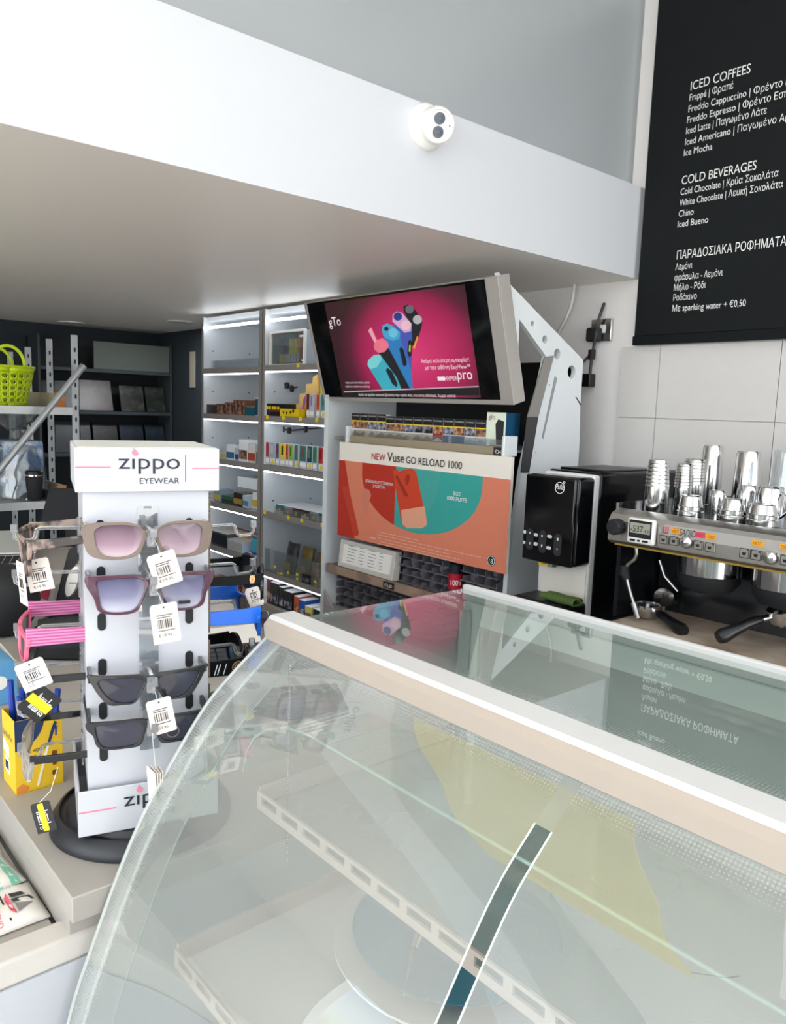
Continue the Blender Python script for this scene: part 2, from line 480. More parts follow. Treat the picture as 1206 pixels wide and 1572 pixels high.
# recessed round lights in the low ceiling
def downlight(px, py, lit, label):
    p = atz(px, py, 2.055)
    t = thing('ceiling_light', label, 'ceiling light', (p.x, p.y, 2.055), group='round ceiling lights')
    MB().lathe([(.062, 0), (.085, 0), (.085, -.006), (.062, -.004)], (p.x, p.y, 2.055), 28).build('trim_ring', mat('lamp_ring', 'd9d9d6', .4), t)
    if lit:
        l = area('downlight_lamp', (p.x, p.y, 2.040), (p.x, p.y, 0), .11, .11, 7, (.97, .985, 1))
    MB().lathe([(0, -.002), (.062, -.002)], (p.x, p.y, 2.055), 28).build('diffuser', LED if lit else mat('lamp_unlit', '9a9c9a', .4), t)
downlight(110, 495, 0, 'round unlit ceiling light above the tall front post of the metal rack')
downlight(60, 507, 0, 'small far unlit ceiling light above the lime green basket')
downlight(277, 494, 1, 'round lit ceiling light beside the left shelving bay')

# ================================================================== menu board
MBX, MBY = -1.628, 2.562
t = thing('menu_board', 'large black wall menu listing iced coffees and cold beverages in white letters', 'menu board', (-.7, 2.57, 1.813))
MB().box(MBX, .35, MBY, 2.583, 1.846, 3.02).build('panel', mat('menu_black', '15181a', .75, noise=.12, scale=14, spec=.2), t, bevel=.001)
MB().box(MBX-.004, .35, MBY-.004, 2.583, 1.813, 1.845).build('bottom_rail', mat('menu_rail', '0c1014', .6, spec=.2), t, bevel=.001)
def menu_line(px, py, s, bold=0, width=None, size=.0315):
    p = aty(px, py, MBY)
    MB().text(s, frame((p.x, MBY-.0004, p.z), (1, 0, 0), (0, 0, 1)), width=width or (text_data(s, bold)[3]-text_data(s, bold)[2])*size*.80, size=size*(1.3 if bold else 1), bold=bold).build('heading' if bold else 'menu_entry', mat('menu_white', 'e8e8e6', .6, noise=0), t)
k = 1/2.911
for cx, cy, s, wpx in [(290, 405, 'ICED COFFEES', 1150.6), (250, 826, 'COLD BEVERAGES', 1160), (228, 1160, 'ΠΑΡΑΔΟΣΙΑΚΑ ΡΟΦΗΜΑΤΑ', 1206)]:
    p = aty(960+cx*k, cy*k, MBY); q = aty(wpx, cy*k-20, MBY)
    menu_line(960+cx*k, cy*k, s, .006, abs(q.x-p.x))
for cx, cy, s, ex in [(285, 452, 'Frappé | Φραπέ', 482), (280, 503, 'Freddo Cappuccino | Φρέντο Καπουτσίνο', 0), (274, 552, 'Freddo Espresso | Φρέντο Εσπρέσο', 0),
                      (270, 600, 'Iced Latte | Παγωμένο Λάτε', 628), (265, 650, 'Iced Americano | Παγωμένο Αμερικάνο', 0), (260, 698, 'Ice Mocha', 390),
                      (245, 873, 'Cold Chocolate | Κρύα Σοκολάτα', 680), (240, 922, 'White Chocolate | Λευκή Σοκολάτα', 700), (237, 970, 'Chino', 308), (232, 1017, 'Iced Bueno', 372),
                      (222, 1208, 'Λεμόνι', 302), (218, 1255, 'φράουλα - Λεμόνι', 437), (215, 1300, 'Μήλο - Ρόδι', 362), (212, 1345, 'Ροδάκινο', 322), (208, 1393, 'Με sparking water + €0,50', 540)]:
    p = aty(960+cx*k, cy*k, MBY); wd = None
    if ex: wd = abs(aty(960+ex*k, cy*k-25, MBY).x-p.x)
    menu_line(960+cx*k, cy*k, s, 0, wd)

# ================================================================== security camera on the beam
p = atx(652, 196, -1.65)
t = thing('security_camera', 'white dome security camera with two dark round lenses on the white beam', 'security camera', (-1.65, p.y, p.z))
ax = frame((-1.65, p.y, p.z), (0, 1, 0), (0, 0, 1))     # local z points out of the beam (+x)
CAMW = mat('camera_white', 'efeee9', .4, noise=.02)
b = MB(); b.lathe([(.060, 0), (.060, .012), (.054, .022), (.044, .030), (0, .030)], M=ax, seg=40)
b.build('base', CAMW, t)
d = (Vector((.35, -.75, -.05))).normalized()
aim = Vector((.82, -.40, -.30)).normalized()
bc = Vector((-1.65+.036, p.y+.004, p.z-.001))
side = Vector((0, 0, 1)).cross(aim).normalized(); upv = aim.cross(side)
bf = frame(bc, side, upv)
b = MB(); R = .047
b.lathe([(0, -.02), (.03, -.018), (.043, -.004), (.047, .008), (.046, .024), (.043, .034), (.038, .036), (.036, .033), (0, .034)], M=bf, seg=40)
b.build('ball', CAMW, t)
LENS = mat('lens_blue_black', '1d3346', .12, noise=0)
for s, nm in ((.0165, 'lens'), (-.0165, 'lens')):
    MB().lathe([(.0148, .030), (.0148, .0365), (.006, .0362), (.0055, .0355), (0, .0355)], (0, s, 0), M=bf, seg=26).build(nm, LENS, t)
MB().lathe([(.0018, .033), (.0018, .0355), (0, .0355)], (.030, .002, 0), M=bf, seg=10).build('indicator', PRINT, t)

# ================================================================== cigarette cabinet with perforated side panel
CABX = -1.72
UNITW = mat('cabinet_white', 'd9dee0', .4, noise=.02)
GREYP = mat('profile_grey', '8f8c88', .4, .3, noise=.04)
DARKP = mat('cabinet_black', '0e1013', .45, noise=.1)
t = cab = thing('cigarette_cabinet', 'tall white cigarette cabinet with perforated side panel and black back', 'cabinet', (-2.23, 2.2, 0))
def yz(px, py): q = atx(px, py, CABX); return (q.y, q.z)
tip, r1, r2, b0 = yz(765, 418), yz(895, 553), yz(895, 628), yz(889, 720)
outer = [tip, r1, (r1[0], r2[1]), (b0[0]-.01, r2[1]-.1), (b0[0]-.01, .0), (2.03, 0), (2.035, yz(775, 890)[1]), yz(800, 725), yz(838, 547), yz(797, 490), yz(793, 610), yz(789, 612)]
pm = frame((CABX, 0, 0), (0, 1, 0), (0, 0, 1))     # local x = world y, local y = world z, local z = +x
b = MB().prism(outer, -.018, 0, 0, pm)
pn = b.build('side_panel', UNITW, t, smooth=0)
b = MB()
for hx, hy, hr in ((817, 497, 4.4), (836, 521, 6.2), (855, 543.5, 8.2), (877, 571, 10)):
    c = yz(hx, hy); e = yz(hx, hy+hr)
    rr = abs(c[1]-e[1])
    b.add([], [])
    hole = [(c[0]+rr*math.cos(a*math.pi/10), c[1]+rr*math.sin(a*math.pi/10)) for a in range(20)]
    b.prism(hole, -.03, .012, 0, pm)
cut = b.build('side_panel_holes', UNITW, t, smooth=0)
md = pn.modifiers.new('holes', 'BOOLEAN'); md.object = cut; md.operation = 'DIFFERENCE'; md.solver = 'EXACT'
dg = bpy.context.evaluated_depsgraph_get()
nm = bpy.data.meshes.new_from_object(pn.evaluated_get(dg)); pn.modifiers.clear(); pn.data = nm
bpy.data.objects.remove(cut)
# grey front profile leaning back along the panel edge, long slot, fixing marks
def strip_on_panel(pts, d0, d1, nm, m):
    MB().prism([yz(*q) for q in pts], d0, d1, 0, pm).build(nm, m, t, smooth=0)
strip_on_panel([(834, 548), (848, 546), (824, 640), (808, 640)], .001, .006, 'front_profile', GREYP)
strip_on_panel([(808, 640), (824, 640), (810, 725), (798, 725)], .001, .006, 'front_profile', mat('dark_profile', '3a3a3c', .5))
strip_on_panel([(851, 577), (854.5, 581), (833, 674), (831, 671)], .0005, .0015, 'slot', mat('slot_grey', '8d9498', .5))
strip_on_panel([(882.5, 609), (884, 609.5), (892, 622), (890, 622)], .0005, .0015, 'slot', DARKP)
strip_on_panel([(769, 447), (774, 444), (775, 448), (771, 454)], .0005, .0015, 'sticker', YELLOW)
for q in ((787, 486), (843, 591), (822, 695)):
    MB().prism([yz(q[0]+1.0*math.cos(a), q[1]+1.0*math.sin(a)) for a in (0, 1, 2, 3, 4, 5)], .0005, .001, 0, pm).build('screw', PRINT, t)
# body: left panel, back, shelves, plinth
zb = atx(815, 556, CABX).z
MB().box(-2.765, -2.735, 2.0, 2.42, 0, 1.97).build('side_panel', UNITW, t)
MB().box(-2.735, CABX-.019, 2.385, 2.405, 0, aty(815, 557, 2.39).z).build('back_panel', DARKP, t)
MB().box(-2.735, CABX-.019, 2.05, 2.38, .0, .62).build('plinth', UNITW, t)
zs_ = aty(660, 690, 2.015).z
MB().box(-2.73, CABX-.02, 2.03, 2.385, aty(545, 673, 2.015).z-.008, aty(545, 673, 2.015).z).build('pack_shelf', GREYP, t)
lipL, lipR = aty(539, 668, 2.018), aty(781, 687, 2.018)
MB().box(lipL.x, lipR.x, 2.012, 2.022, 1.405, 1.436).build('shelf_lip', mat('tan_strip', '9b8f78', .5), t, bevel=.001)
MB().box(lipL.x+.002, lipR.x, 2.014, 2.018, 1.436, 1.461).build('clear_front', CLEAR, t)
p = aty(770, 685, 2.011)
MB().box(p.x-.034, p.x+.026, 2.008, 2.0115, 1.408, 1.434).build('price_plate', mat('price_black', '191919', .5), t)
MB().text('€24,00', frame((p.x-.003, 2.0077, 1.413), (1, 0, 0), (0, 0, 1)), width=.05, align='C', bold=.01).build('price_digits', PRINTW, t)
# white guide bracket at right end of the pack shelf, and at the left end
p = aty(793, 677, 2.02)
MB().box(p.x-.028, CABX-.02, 1.99, 2.06, 1.405, 1.475).build('end_bracket', UNITW, t, bevel=.004)
MB().box(lipL.x-.02, lipL.x-.004, 2.0, 2.03, 1.405, 1.475).build('end_bracket', UNITW, t, bevel=.003)
# lower shelf with wooden strip, price, grey pusher trays
wl, wr = aty(518, 870, 2.0), aty(700, 918, 2.0)
WOODS = duo('wood_strip', '8a7466', 'a58c78', 'NOISE', 9, .5)
ws = MB().box(-2.72, -1.755, 1.995, 2.012, .835, .872).build('shelf_lip', WOODS, t, bevel=.001)
MB().box(-2.73, -1.745, 2.012, 2.38, .855, .866).build('tray_shelf', GREYP, t)
p = aty(597, 896, 1.994)
MB().box(p.x-.035, p.x+.03, 1.992, 1.9945, .841, .866).build('price_plate', mat('price_black', '191919', .5), t)
MB().text('€4,60', frame((p.x-.002, 1.9915, .846), (1, 0, 0), (0, 0, 1)), width=.045, align='C', bold=.01).build('price_digits', PRINTW, t)
TRAY = mat('grey_tray', '6f6c72', .5, noise=.08)
def pushers(x0, x1, y, z0, rows, dz, n):
    b = MB()
    for r in range(rows):
        z = z0+dz*r
        b.box(x0, x1, y, y+.22, z, z+.004)
        for c in range(n+1):
            x = x0+(x1-x0)*c/n
            b.box(x-.0015, x+.0015, y-.004, y+.22, z, z+.022)
        for c in range(n):
            x = x0+(x1-x0)*(c+.5)/n
            b.box(x-.02, x+.02, y+.03+.02*((c+r) % 3), y+.04+.02*((c+r) % 3), z+.004, z+dz-.006)
    b.build('pusher_trays', TRAY, t)
pushers(-2.30, -1.76, 2.03, .870, 4, .034, 10)
pushers(-2.72, -2.1, 2.06, .66, 5, .034, 10)
MB().box(-2.73, -2.30, 1.99, 2.05, .60, .68).prism([(-2.73, .68), (-2.73, .75), (-2.66, .68)], 0, .01, 0, frame((0, 2.0, 0), (1, 0, 0), (0, 0, 1))).build('front_guard', mat('pale_tray', 'a3a0a2', .5), t, bevel=.002)

# advertising poster panel
PY = 1.985
t = thing('poster_panel', 'orange and teal advertising poster for a vaporiser on front of the cabinet', 'poster', (-2.17, PY, .99))
q = [aty(522, 682, PY), aty(787, 697.5, PY), aty(775, 881, PY), aty(517, 821, PY)]
x0, x1 = (q[0].x+q[3].x)/2, (q[1].x+q[2].x)/2
zt, zbm = (q[0].z+q[1].z)/2, (q[2].z+q[3].z)/2
MB().box(x0, x1, PY, PY+.012, zbm, zt).build('board', mat('poster_white', 'ece5da', .5, noise=.02), t)
pf = frame((0, PY, 0), (1, 0, 0), (0, 0, 1))     # local z = -y (towards viewer)
def pp(px, py): a = aty(px, py, PY); return (min(max(a.x, x0), x1), min(max(a.z, zbm), zt))
def flat(pts, m, nm, lift, raw=False):
    MB().prism(pts if raw else [pp(*a) for a in pts], lift-.0002, lift, 0, pf).build(nm, m, t, smooth=0)
zh = pp(655, 711)[1]
zh = zt-(zt-zbm)*.19
flat([(x0, zbm), (x1, zbm), (x1, zh), (x0, zh)], mat('poster_coral', 'd98064', .5, noise=.02), 'coral_ground', .0006, True)
RED = mat('poster_red', 'b53324', .5, noise=.03); TEAL = mat('poster_teal', '38a098', .5, noise=.04)
flat([(x0, zbm), (x0+.12, zbm), (x0+.075, zbm+.2), (x0+.04, zh), (x0, zh)], RED, 'red_corner', .0010, True)
# big letter U: red left arm and teal right arm meeting in a round bottom
uL, uR = pp(556, 720)[0], pp(741, 740)[0]
cx, Ro = (uL+uR)/2, (uR-uL)/2
zbot = pp(650, 821)[1]; cz = zbot+.62*Ro; Rz = cz-zbot
arc = lambda rx, rz, a0, a1, n=20: [(cx+rx*math.cos(math.radians(a0+(a1-a0)*i/n)), cz+rz*math.sin(math.radians(a0+(a1-a0)*i/n))) for i in range(n+1)]
xm = pp(606, 780)[0]
am = math.degrees(math.acos((xm-cx)/Ro))
flat([(uL, zh)]+arc(Ro, Rz, 180, 360-am)+[(xm, zh)], RED, 'letter_arm', .0012, True)
flat([(xm, zh)]+arc(Ro, Rz, 360-am, 360)+[(uR, zh)], TEAL, 'letter_arm', .0014, True)
xi = pp(676, 730)[0]
am2 = [(xi-.0-.10*(1-math.cos(a)), cz+.02-.15*math.sin(a)) for a in [i*math.pi/2/8*.9 for i in range(9)]]
flat([(xm, zh), (xm, am2[-1][1])]+am2[::-1]+[(xi, zh)], mat('poster_teal_light', '43a199', .5), 'inner_curve', .0016, True)
# drawn vaporiser, tilted, coral mouthpiece and pale foot
dev = [(603, 722), (609, 720), (613, 724), (620, 721), (631, 719), (636, 721), (640, 728), (655, 800), (655, 806), (648, 811), (624, 811), (617, 806)]
flat(dev, mat('poster_orange', 'c9442a', .45, noise=.03), 'device_drawing', .0022)
flat([(616, 783), (652, 777), (655.5, 800), (655.5, 806), (648, 811), (625, 811), (618, 805)], mat('poster_peach', 'e0a184', .45), 'device_foot', .0026)
flat([(607, 731), (611, 730), (627, 760), (624, 763), (621, 761)], mat('poster_brick', '9c2f1f', .5), 'device_mark', .0027)
flat([(624, 729), (628, 728), (630, 731), (628, 741), (624, 746), (622, 736)], mat('poster_brick', '9c2f1f', .5), 'device_mark', .0027)
flat([(525, 747), (535, 747), (551, 818), (549, 823), (543, 822)], mat('poster_outline', 'c0402e', .5), 'outline_bar', .0018)
flat([(556, 756), (560, 750), (567, 752), (570, 760), (561, 792), (555, 765)], mat('poster_drop', 'cf7f68', .5), 'outline_drop', .0018)
PINK3 = [PRINTW, mat('poster_red_ink', 'b3271d', .5, noise=0), PRINT]
def ptext(px, py, s, ex, mi=0, bold=.0, al='L'):
    a = pp(px, py); wd = abs(pp(ex, py)[0]-a[0])
    MB().text(s, frame((a[0], PY-.003, a[1]), (1, 0, 0), (0, 0, 1)), width=wd, bold=bold, align=al).build('poster_line', PINK3[mi], t)
zc = zt-.058
def row(z, items):
    for xa, xb, s, mi, bo in items:
        MB().text(s, frame((xa, PY-.003, z), (1, 0, 0), (0, 0, 1)), width=xb-xa, bold=bo).build('poster_heading', PINK3[mi], t)
X = lambda px: pp(px, 705)[0]
row(zc, [(X(571), X(592), 'NEW', 1, .03), (X(595), X(621), 'Vuse', 2, .02), (X(624), X(710), 'GO RELOAD 1000', 2, -.004)])
for px, py, s, wd in ((562, 740, 'ΕΠΑΝΑΦΟΡΤΙΖΟΜΕΝΗ', 42), (573, 748, 'ΣΥΣΚΕΥΗ', 18), (697, 760, 'ΕΩΣ', 11), (687, 767, '1000 PUFFS', 30)):
    ptext(px, py, s, px+wd, 0, .02)
ptext(568, 826, 'ΕΠΑΝΑΦ', 577, 0, .02)
b = MB()
rnd = random.Random(4)
for k, (px, py, ln) in enumerate(((580, 816, 62), (580, 820.5, 160), (580, 825.5, 112), (580, 830, 130), (580, 834, 120))):
    a = pp(px, py); e = pp(px+ln, py); x = a[0]
    while x < e[0]:
        w_ = rnd.uniform(.008, .022)
        b.box(x, min(x+w_, e[0]), PY-.0022, PY-.002, a[1]-.0012, a[1]+.0012); x += w_+.004
b.build('small_print', mat('poster_smallprint', 'e7b9a4', .6), t)
a = pp(754, 861)
MB().lathe([(.019, .001), (.019, .0022), (0, .0022)], M=frame((a[0], PY, a[1]), (1, 0, 0), (0, 0, 1))).build('age_badge', PRINT, t)
b = MB().text('18', frame((a[0], PY-.0024, a[1]-.009), (1, 0, 0), (0, 0, 1)), width=.018, align='C', bold=.03)
b.ring([(.0175*math.cos(i*.3142), .0175*math.sin(i*.3142)) for i in range(20)], [(.0155*math.cos(i*.3142), .0155*math.sin(i*.3142)) for i in range(20)], .0023, .0026, 0, frame((a[0], PY, a[1]), (1, 0, 0), (0, 0, 1)))
b.build('age_numeral', PRINTW, t)

# ================================================================== television
T1 = Vector((CABX, 1.890, 1.993)); T2 = Vector((CABX, 2.006, 1.585))
upT = (T1-T2).normalized(); nT = Vector((1, 0, 0)).cross(upT)       # towards the viewer
TM = frame(T2, (1, 0, 0), upT)
TMI = TM.inverted()
def tv(px, py, o=0): l = TMI @ on(px, py, nT, T2+nT*o); return (l.x, l.y)
t = thing('television', 'tilted wide screen under low ceiling showing pink vaporiser advert', 'television', (-2.25, 1.95, 1.585))
tl, tr, br, bl = tv(472, 470), tv(764, 421), tv(789, 617), tv(497, 618)
xL, xR = (tl[0]+bl[0])/2-.005, (tr[0]+br[0])/2
zT, zB = min((tl[1]+tr[1])/2+.005, tr[1]+.01), (br[1]+bl[1])/2
BEZ = mat('tv_beige_frame', 'aaa5a0', .4, .2, noise=.03)
b = MB(); k1, k2, k3 = .016, .055, .016
b.box(xL, xR, zB, zT, -.055, -.006)
b.box(xL, xL+k1, zB, zT, -.006, .004).box(xR-k2, xR, zB, zT, -.006, .004).box(xL+k1, xR-k2, zB, zB+k3, -.006, .004)
for i, vv in enumerate(b.v): b.v[i] = TM @ Vector((vv.x, vv.y, vv.z))
b.build('housing', BEZ, t, bevel=.001, smooth=0)
MB().box(xL+k1, xR-k2, zB+k3, zT-.004, -.006, .001, 0, TM).build('black_glass', BLACKG, t)
s0, s1, s2, s3 = tv(497, 466), tv(716, 441), tv(736, 606), tv(528, 611)
sx0, sx1 = (s0[0]+s3[0])/2, (s1[0]+s2[0])/2; sz0, sz1 = (s2[1]+s3[1])/2, (s0[1]+s1[1])/2+.006
SM = frame(TM @ Vector((sx0, sz0, .002)), (1, 0, 0), upT)
SW, SH = sx1-sx0, sz1-sz0
# the picture: lit screen with a radial pink ground
m = bpy.data.materials.new('screen_pink'); m.use_nodes = True; nt = m.node_tree; bs = nt.nodes['Principled BSDF']
tc = nt.nodes.new('ShaderNodeUVMap'); tc.uv_map = 'sheet'
mp = nt.nodes.new('ShaderNodeMapping'); mp.inputs['Location'].default_value = (-.60, -.40, 0); nt.links.new(tc.outputs[0], mp.inputs[0])
sc_ = nt.nodes.new('ShaderNodeVectorMath'); sc_.operation = 'MULTIPLY'; sc_.inputs[1].default_value = (1.7, 1.15, 0); nt.links.new(mp.outputs[0], sc_.inputs[0])
le = nt.nodes.new('ShaderNodeVectorMath'); le.operation = 'LENGTH'; nt.links.new(sc_.outputs[0], le.inputs[0])
rp = nt.nodes.new('ShaderNodeValToRGB'); nt.links.new(le.outputs['Value'], rp.inputs[0])
E_ = rp.color_ramp.elements
E_[0].position = .05; E_[0].color = lin('e03a78'); E_[1].position = .95; E_[1].color = lin('3a1a22')
for p_, c_ in ((.42, 'c22460'), (.62, 'a31a50'), (.78, '5c1c34')):
    e = E_.new(p_); e.color = lin(c_)
bs.inputs['Base Color'].default_value = (.01, .01, .01, 1); bs.inputs['Roughness'].default_value = .2
nt.links.new(rp.outputs[0], bs.inputs['Emission Color']); bs.inputs['Emission Strength'].default_value = .85
b = MB(); b.sheet([[(0, 0, 0), (SW, 0, 0)], [(0, SH, 0), (SW, SH, 0)]], 0, SM, [[(0, 0), (1, 0)], [(0, 1), (1, 1)]])
b.build('screen', m, t)
SMI = SM.inverted()
def sp_(px, py): l = SMI @ on(px, py, nT, SM.translation); return (l.x, l.y)
def glow(nm, c, e=.85): return mat(nm, c, .3, noise=.12, scale=20, emit=e)
def draw(pts, m, nm, lift):
    MB().prism([sp_(480+a/4.307, 440+c/4.307) for a, c in pts], lift-.0002, lift, 0, SM).build(nm, m, t, smooth=0)
def circ(x, y, r, ry=None): return [(x+r*math.cos(a*math.pi/10), y+(ry or r)*math.sin(a*math.pi/10)) for a in range(20)]
CY = glow('screen_cyan', '3fb0c4'); DK = glow('screen_dark', '1c1b22'); BL = glow('screen_blue', '2f7fc0'); LIL = glow('screen_lilac', 'd9a9cf'); VIO = glow('screen_violet', '4a58b8'); PK = glow('screen_rose', 'f0788f'); CYL = glow('screen_pale_cyan', '7fd6d8'); SIL = glow('screen_silver', 'b9b9bd')
draw([(600, 160), (600, 130), (625, 118), (660, 130), (690, 170), (722, 230), (722, 260), (700, 330), (680, 380), (640, 400), (620, 200)], DK, 'device_drawing', .0008)
draw(circ(640, 150, 28), glow('screen_grey', '6a6a70'), 'device_drawing', .0011); draw(circ(692, 218, 30), SIL, 'device_drawing', .0011)
draw([(662, 405), (690, 325), (698, 335), (675, 410)], glow('screen_amber', 'f0a030'), 'device_drawing', .0012)
draw([(530, 210), (535, 175), (560, 163), (590, 172), (655, 250), (657, 330), (655, 470), (650, 660), (590, 660), (545, 280)], VIO, 'device_drawing', .0014)
draw([(528, 230), (530, 185), (555, 163), (590, 172), (655, 245), (650, 295), (610, 305), (580, 280)], LIL, 'device_drawing', .0017)
draw(circ(564, 197, 28), glow('screen_indigo', '2b3a86'), 'device_drawing', .0020); draw(circ(618, 255, 33), glow('screen_pale_pink', 'f1c3d3'), 'device_drawing', .0020)
draw([(628, 440), (632, 360), (648, 350), (660, 370), (655, 455), (640, 468)], DK, 'device_drawing', .0020)
draw([(637, 428), (640, 385), (650, 385), (648, 432)], glow('screen_lime', 'b7e04a'), 'device_drawing', .0023)
draw([(460, 290), (465, 255), (495, 243), (525, 255), (580, 300), (582, 340), (655, 560), (665, 672), (585, 672)], BL, 'device_drawing', .0026)
draw([(460, 290), (465, 255), (495, 243), (525, 255), (580, 300), (575, 345), (530, 358), (495, 345), (470, 325)], glow('screen_sky', '48a8d2'), 'device_drawing', .0029)
draw(circ(490, 278, 14), DK, 'device_drawing', .0032); draw(circ(535, 305, 30), glow('screen_sky2', '6cc4e0'), 'device_drawing', .0032)
draw([(575, 410), (590, 395), (605, 420), (625, 500), (620, 525), (600, 520)], DK, 'device_drawing', .0032)
draw([(430, 420), (470, 435), (505, 405), (645, 672), (575, 672)], DK, 'device_drawing', .0035)
draw([(408, 385), (430, 350), (465, 340), (500, 365), (508, 395), (480, 430), (440, 438), (412, 415)], PK, 'device_drawing', .0038)
draw([(370, 290), (390, 268), (425, 350), (430, 372), (415, 375)], glow('screen_straw', 'f3a7b5'), 'device_drawing', .0036)
draw([(368, 520), (372, 485), (410, 450), (450, 448), (560, 600), (590, 675), (465, 678)], CY, 'device_drawing', .0042)
draw([(366, 515), (372, 485), (410, 450), (450, 448), (462, 480), (430, 530), (385, 545)], CYL, 'device_drawing', .0045)
draw([(488, 550), (500, 535), (530, 560), (565, 640), (560, 665), (530, 640)], DK, 'device_drawing', .0048)
draw([(205, 692), (1095, 657), (1098, 664), (206, 699)], glow('screen_line', 'c9b9bd'), 'white_rule', .0008)
draw([(206, 699), (1098, 664), (1102, 718), (212, 735)], glow('screen_footer', '1a1418'), 'footer_band', .0008)
def stext(px, py, s, ex, bold=0, mi=0):
    a = sp_(480+px/4.307, 440+py/4.307); e = sp_(480+ex/4.307, 440+py/4.307)
    MB().text(s, SM @ Matrix.Translation((a[0], a[1], .001)), width=abs(e[0]-a[0]), mi=mi, bold=bold).build('screen_lettering', glow('screen_white', 'f6e9ee', .9), t)
stext(112, 262, 'gTo', 190, .03); stext(718, 505, 'Ακόμα καλύτερη εμπειρία*.', 1042, .02); stext(745, 548, 'με την οθόνη EasyView™', 1045, .02)
stext(875, 620, 'HYPER', 958, .03); stext(960, 612, 'pro', 1058, 0); stext(305, 722, 'Αυτό το προϊόν καπνού βλάπτει την υγεία σας και είναι εθιστικό. Χωρίς καπνό', 945)
stext(218, 640, 'Χρήση μόνο από ενήλικες χρήστες', 380); stext(218, 666, 'προϊόντων καπνού και νικοτίνης', 380)
a = sp_(480+828/4.307, 440+621/4.307); e = sp_(480+872/4.307, 440+594/4.307)
MB().box(a[0], e[0], a[1], e[1], .001, .0012, 0, SM).build('new_badge', glow('screen_white', 'f6e9ee', .9), t)

# ---- cigarette packs on the top shelf
GOLD = mat('pack_gold', 'b28f5a', .4, .2, noise=.05); PWH = mat('pack_white', 'e4ded4', .5, noise=.03)
PICS = [duo('warning_photo_warm', '6d3b2c', 'c79a70', 'NOISE', 55, .5), duo('warning_photo_cool', '3c4258', 'a8a8b6', 'NOISE', 50, .5), duo('warning_photo_skin', 'a87c62', '5b4038', 'NOISE', 45, .5), duo('warning_photo_dark', '14141c', '8a8a9a', 'NOISE', 40, .5)]
packs = [('w', 0), ('w', 2), ('w', 1), ('w', 1), ('g', 2), ('g', 0), ('g', 1), ('g', 3), ('g', 3), ('r', 0), ('b', 1), ('b', 0), ('s', 1), ('s', 2)]
edges = [539, 552, 564.5, 578, 592, 605.5, 619, 634, 648.5, 664, 680, 696.5, 713, 729.5, 746]
PKY = 2.026
kinds = {'w': ('white and gold', GOLD), 'g': ('black topped gold', GOLD), 'r': ('red chevron', mat('pack_red', 'b3202a', .4)), 'b': ('blue', mat('pack_blue', '3d5f86', .4)), 's': ('pale silver blue', mat('pack_silver', 'a9bccb', .4))}
place = ['first from the left end', 'second from the left end', 'third from the left end', 'fourth from the left end', 'fifth from the left end', 'sixth from the left end', 'seventh from the left end', 'eighth, with dark ring photo', 'ninth, beside the red pack', 'only one with red chevron', 'first blue one right of the red pack', 'second blue one right of the red pack', 'pale one left of the last pack', 'last pack beside the green and white box']
for i, (kd, pc) in enumerate(packs):
    xa = aty(edges[i], 660, PKY).x+.001; xb = aty(edges[i+1], 660, PKY).x-.001
    z0 = 1.437; z1 = z0+.086+(.006 if i < 4 else 0)
    o = thing('cigarette_pack', f'{kinds[kd][0]} cigarette pack under the screen, {place[i]}', 'cigarette pack', ((xa+xb)/2, PKY+.011, z0), group='cigarette packs under the screen')
    MB().box(xa, xb, PKY, PKY+.023, z0, z1).build('box', PWH, o, bevel=.0008)
    y = PKY-.0006
    H = z1-z0
    MB().box(xa, xb, y, PKY, z0+H*.68, z1).build('black_band', PRINT, o)
    MB().box(xa, xb, y-.0001, PKY, z0+H*.64, z0+H*.69).build('yellow_line', YELLOW, o)
    MB().box(xa, xb, y, PKY, z0+H*.33, z0+H*.64).build('warning_photo', PICS[pc], o)
    xm = (xa+xb)/2
    if kd == 'b': pts = [(xa, z0), (xb, z0), (xb, z0+H*.3), (xa, z0+H*.3)]
    elif kd in 'r': pts = [(xa, z0+H*.05), (xm, z0+H*.18), (xb, z0+H*.05), (xb, z0+H*.33), (xa, z0+H*.33)]
    else: pts = [(xa, z0), (xb, z0), (xb, z0+H*.1), (xm, z0+H*.22), (xa, z0+H*.1)]
    MB().prism(pts, -.0002, .0006, 0, frame((0, PKY, 0), (1, 0, 0), (0, 0, 1))).build('chevron', kinds[kd][1], o)
    MB().text('ΤΟ ΚΑΠΝΙΣΜΑ', frame((xa+.004, y-.0002, z1-.012), (1, 0, 0), (0, 0, 1)), width=xb-xa-.008).build('lettering', PRINTW, o)
# green and white box with a dark device picture
p0 = aty(744, 672, PKY); p1 = aty(768, 672, PKY)
t = thing('device_box', 'white and blue device box at right end of the cigarette pack shelf', 'box', (p0.x+.05, 2.06, 1.437))
bm_ = frame((p0.x+.008, PKY-.004, 1.437), (1, .22, 0), (-.22, 1, 0))
MB().box(0, .075, 0, .10, 0, .115, 0, bm_).build('carton', mat('box_pale_green', 'd3dccb', .5), t, bevel=.001)
MB().box(.0755, .077, 0, .10, 0, .115, 0, bm_).build('blue_side', mat('box_blue', '1d5278', .4), t)
MB().prism([(.042, .005), (.068, .005), (.068, .085), (.046, .092), (.036, .075)], 0, .001, 0, bm_ @ frame((0, 0, 0), (1, 0, 0), (0, 0, 1))).build('device_picture', PRINT, t)
MB().text('glo', bm_ @ frame((.008, -.0004, .092), (1, 0, 0), (0, 0, 1)), width=.026, bold=.02).build('lettering', mat('glo_print', '7a3a3a', .5), t)

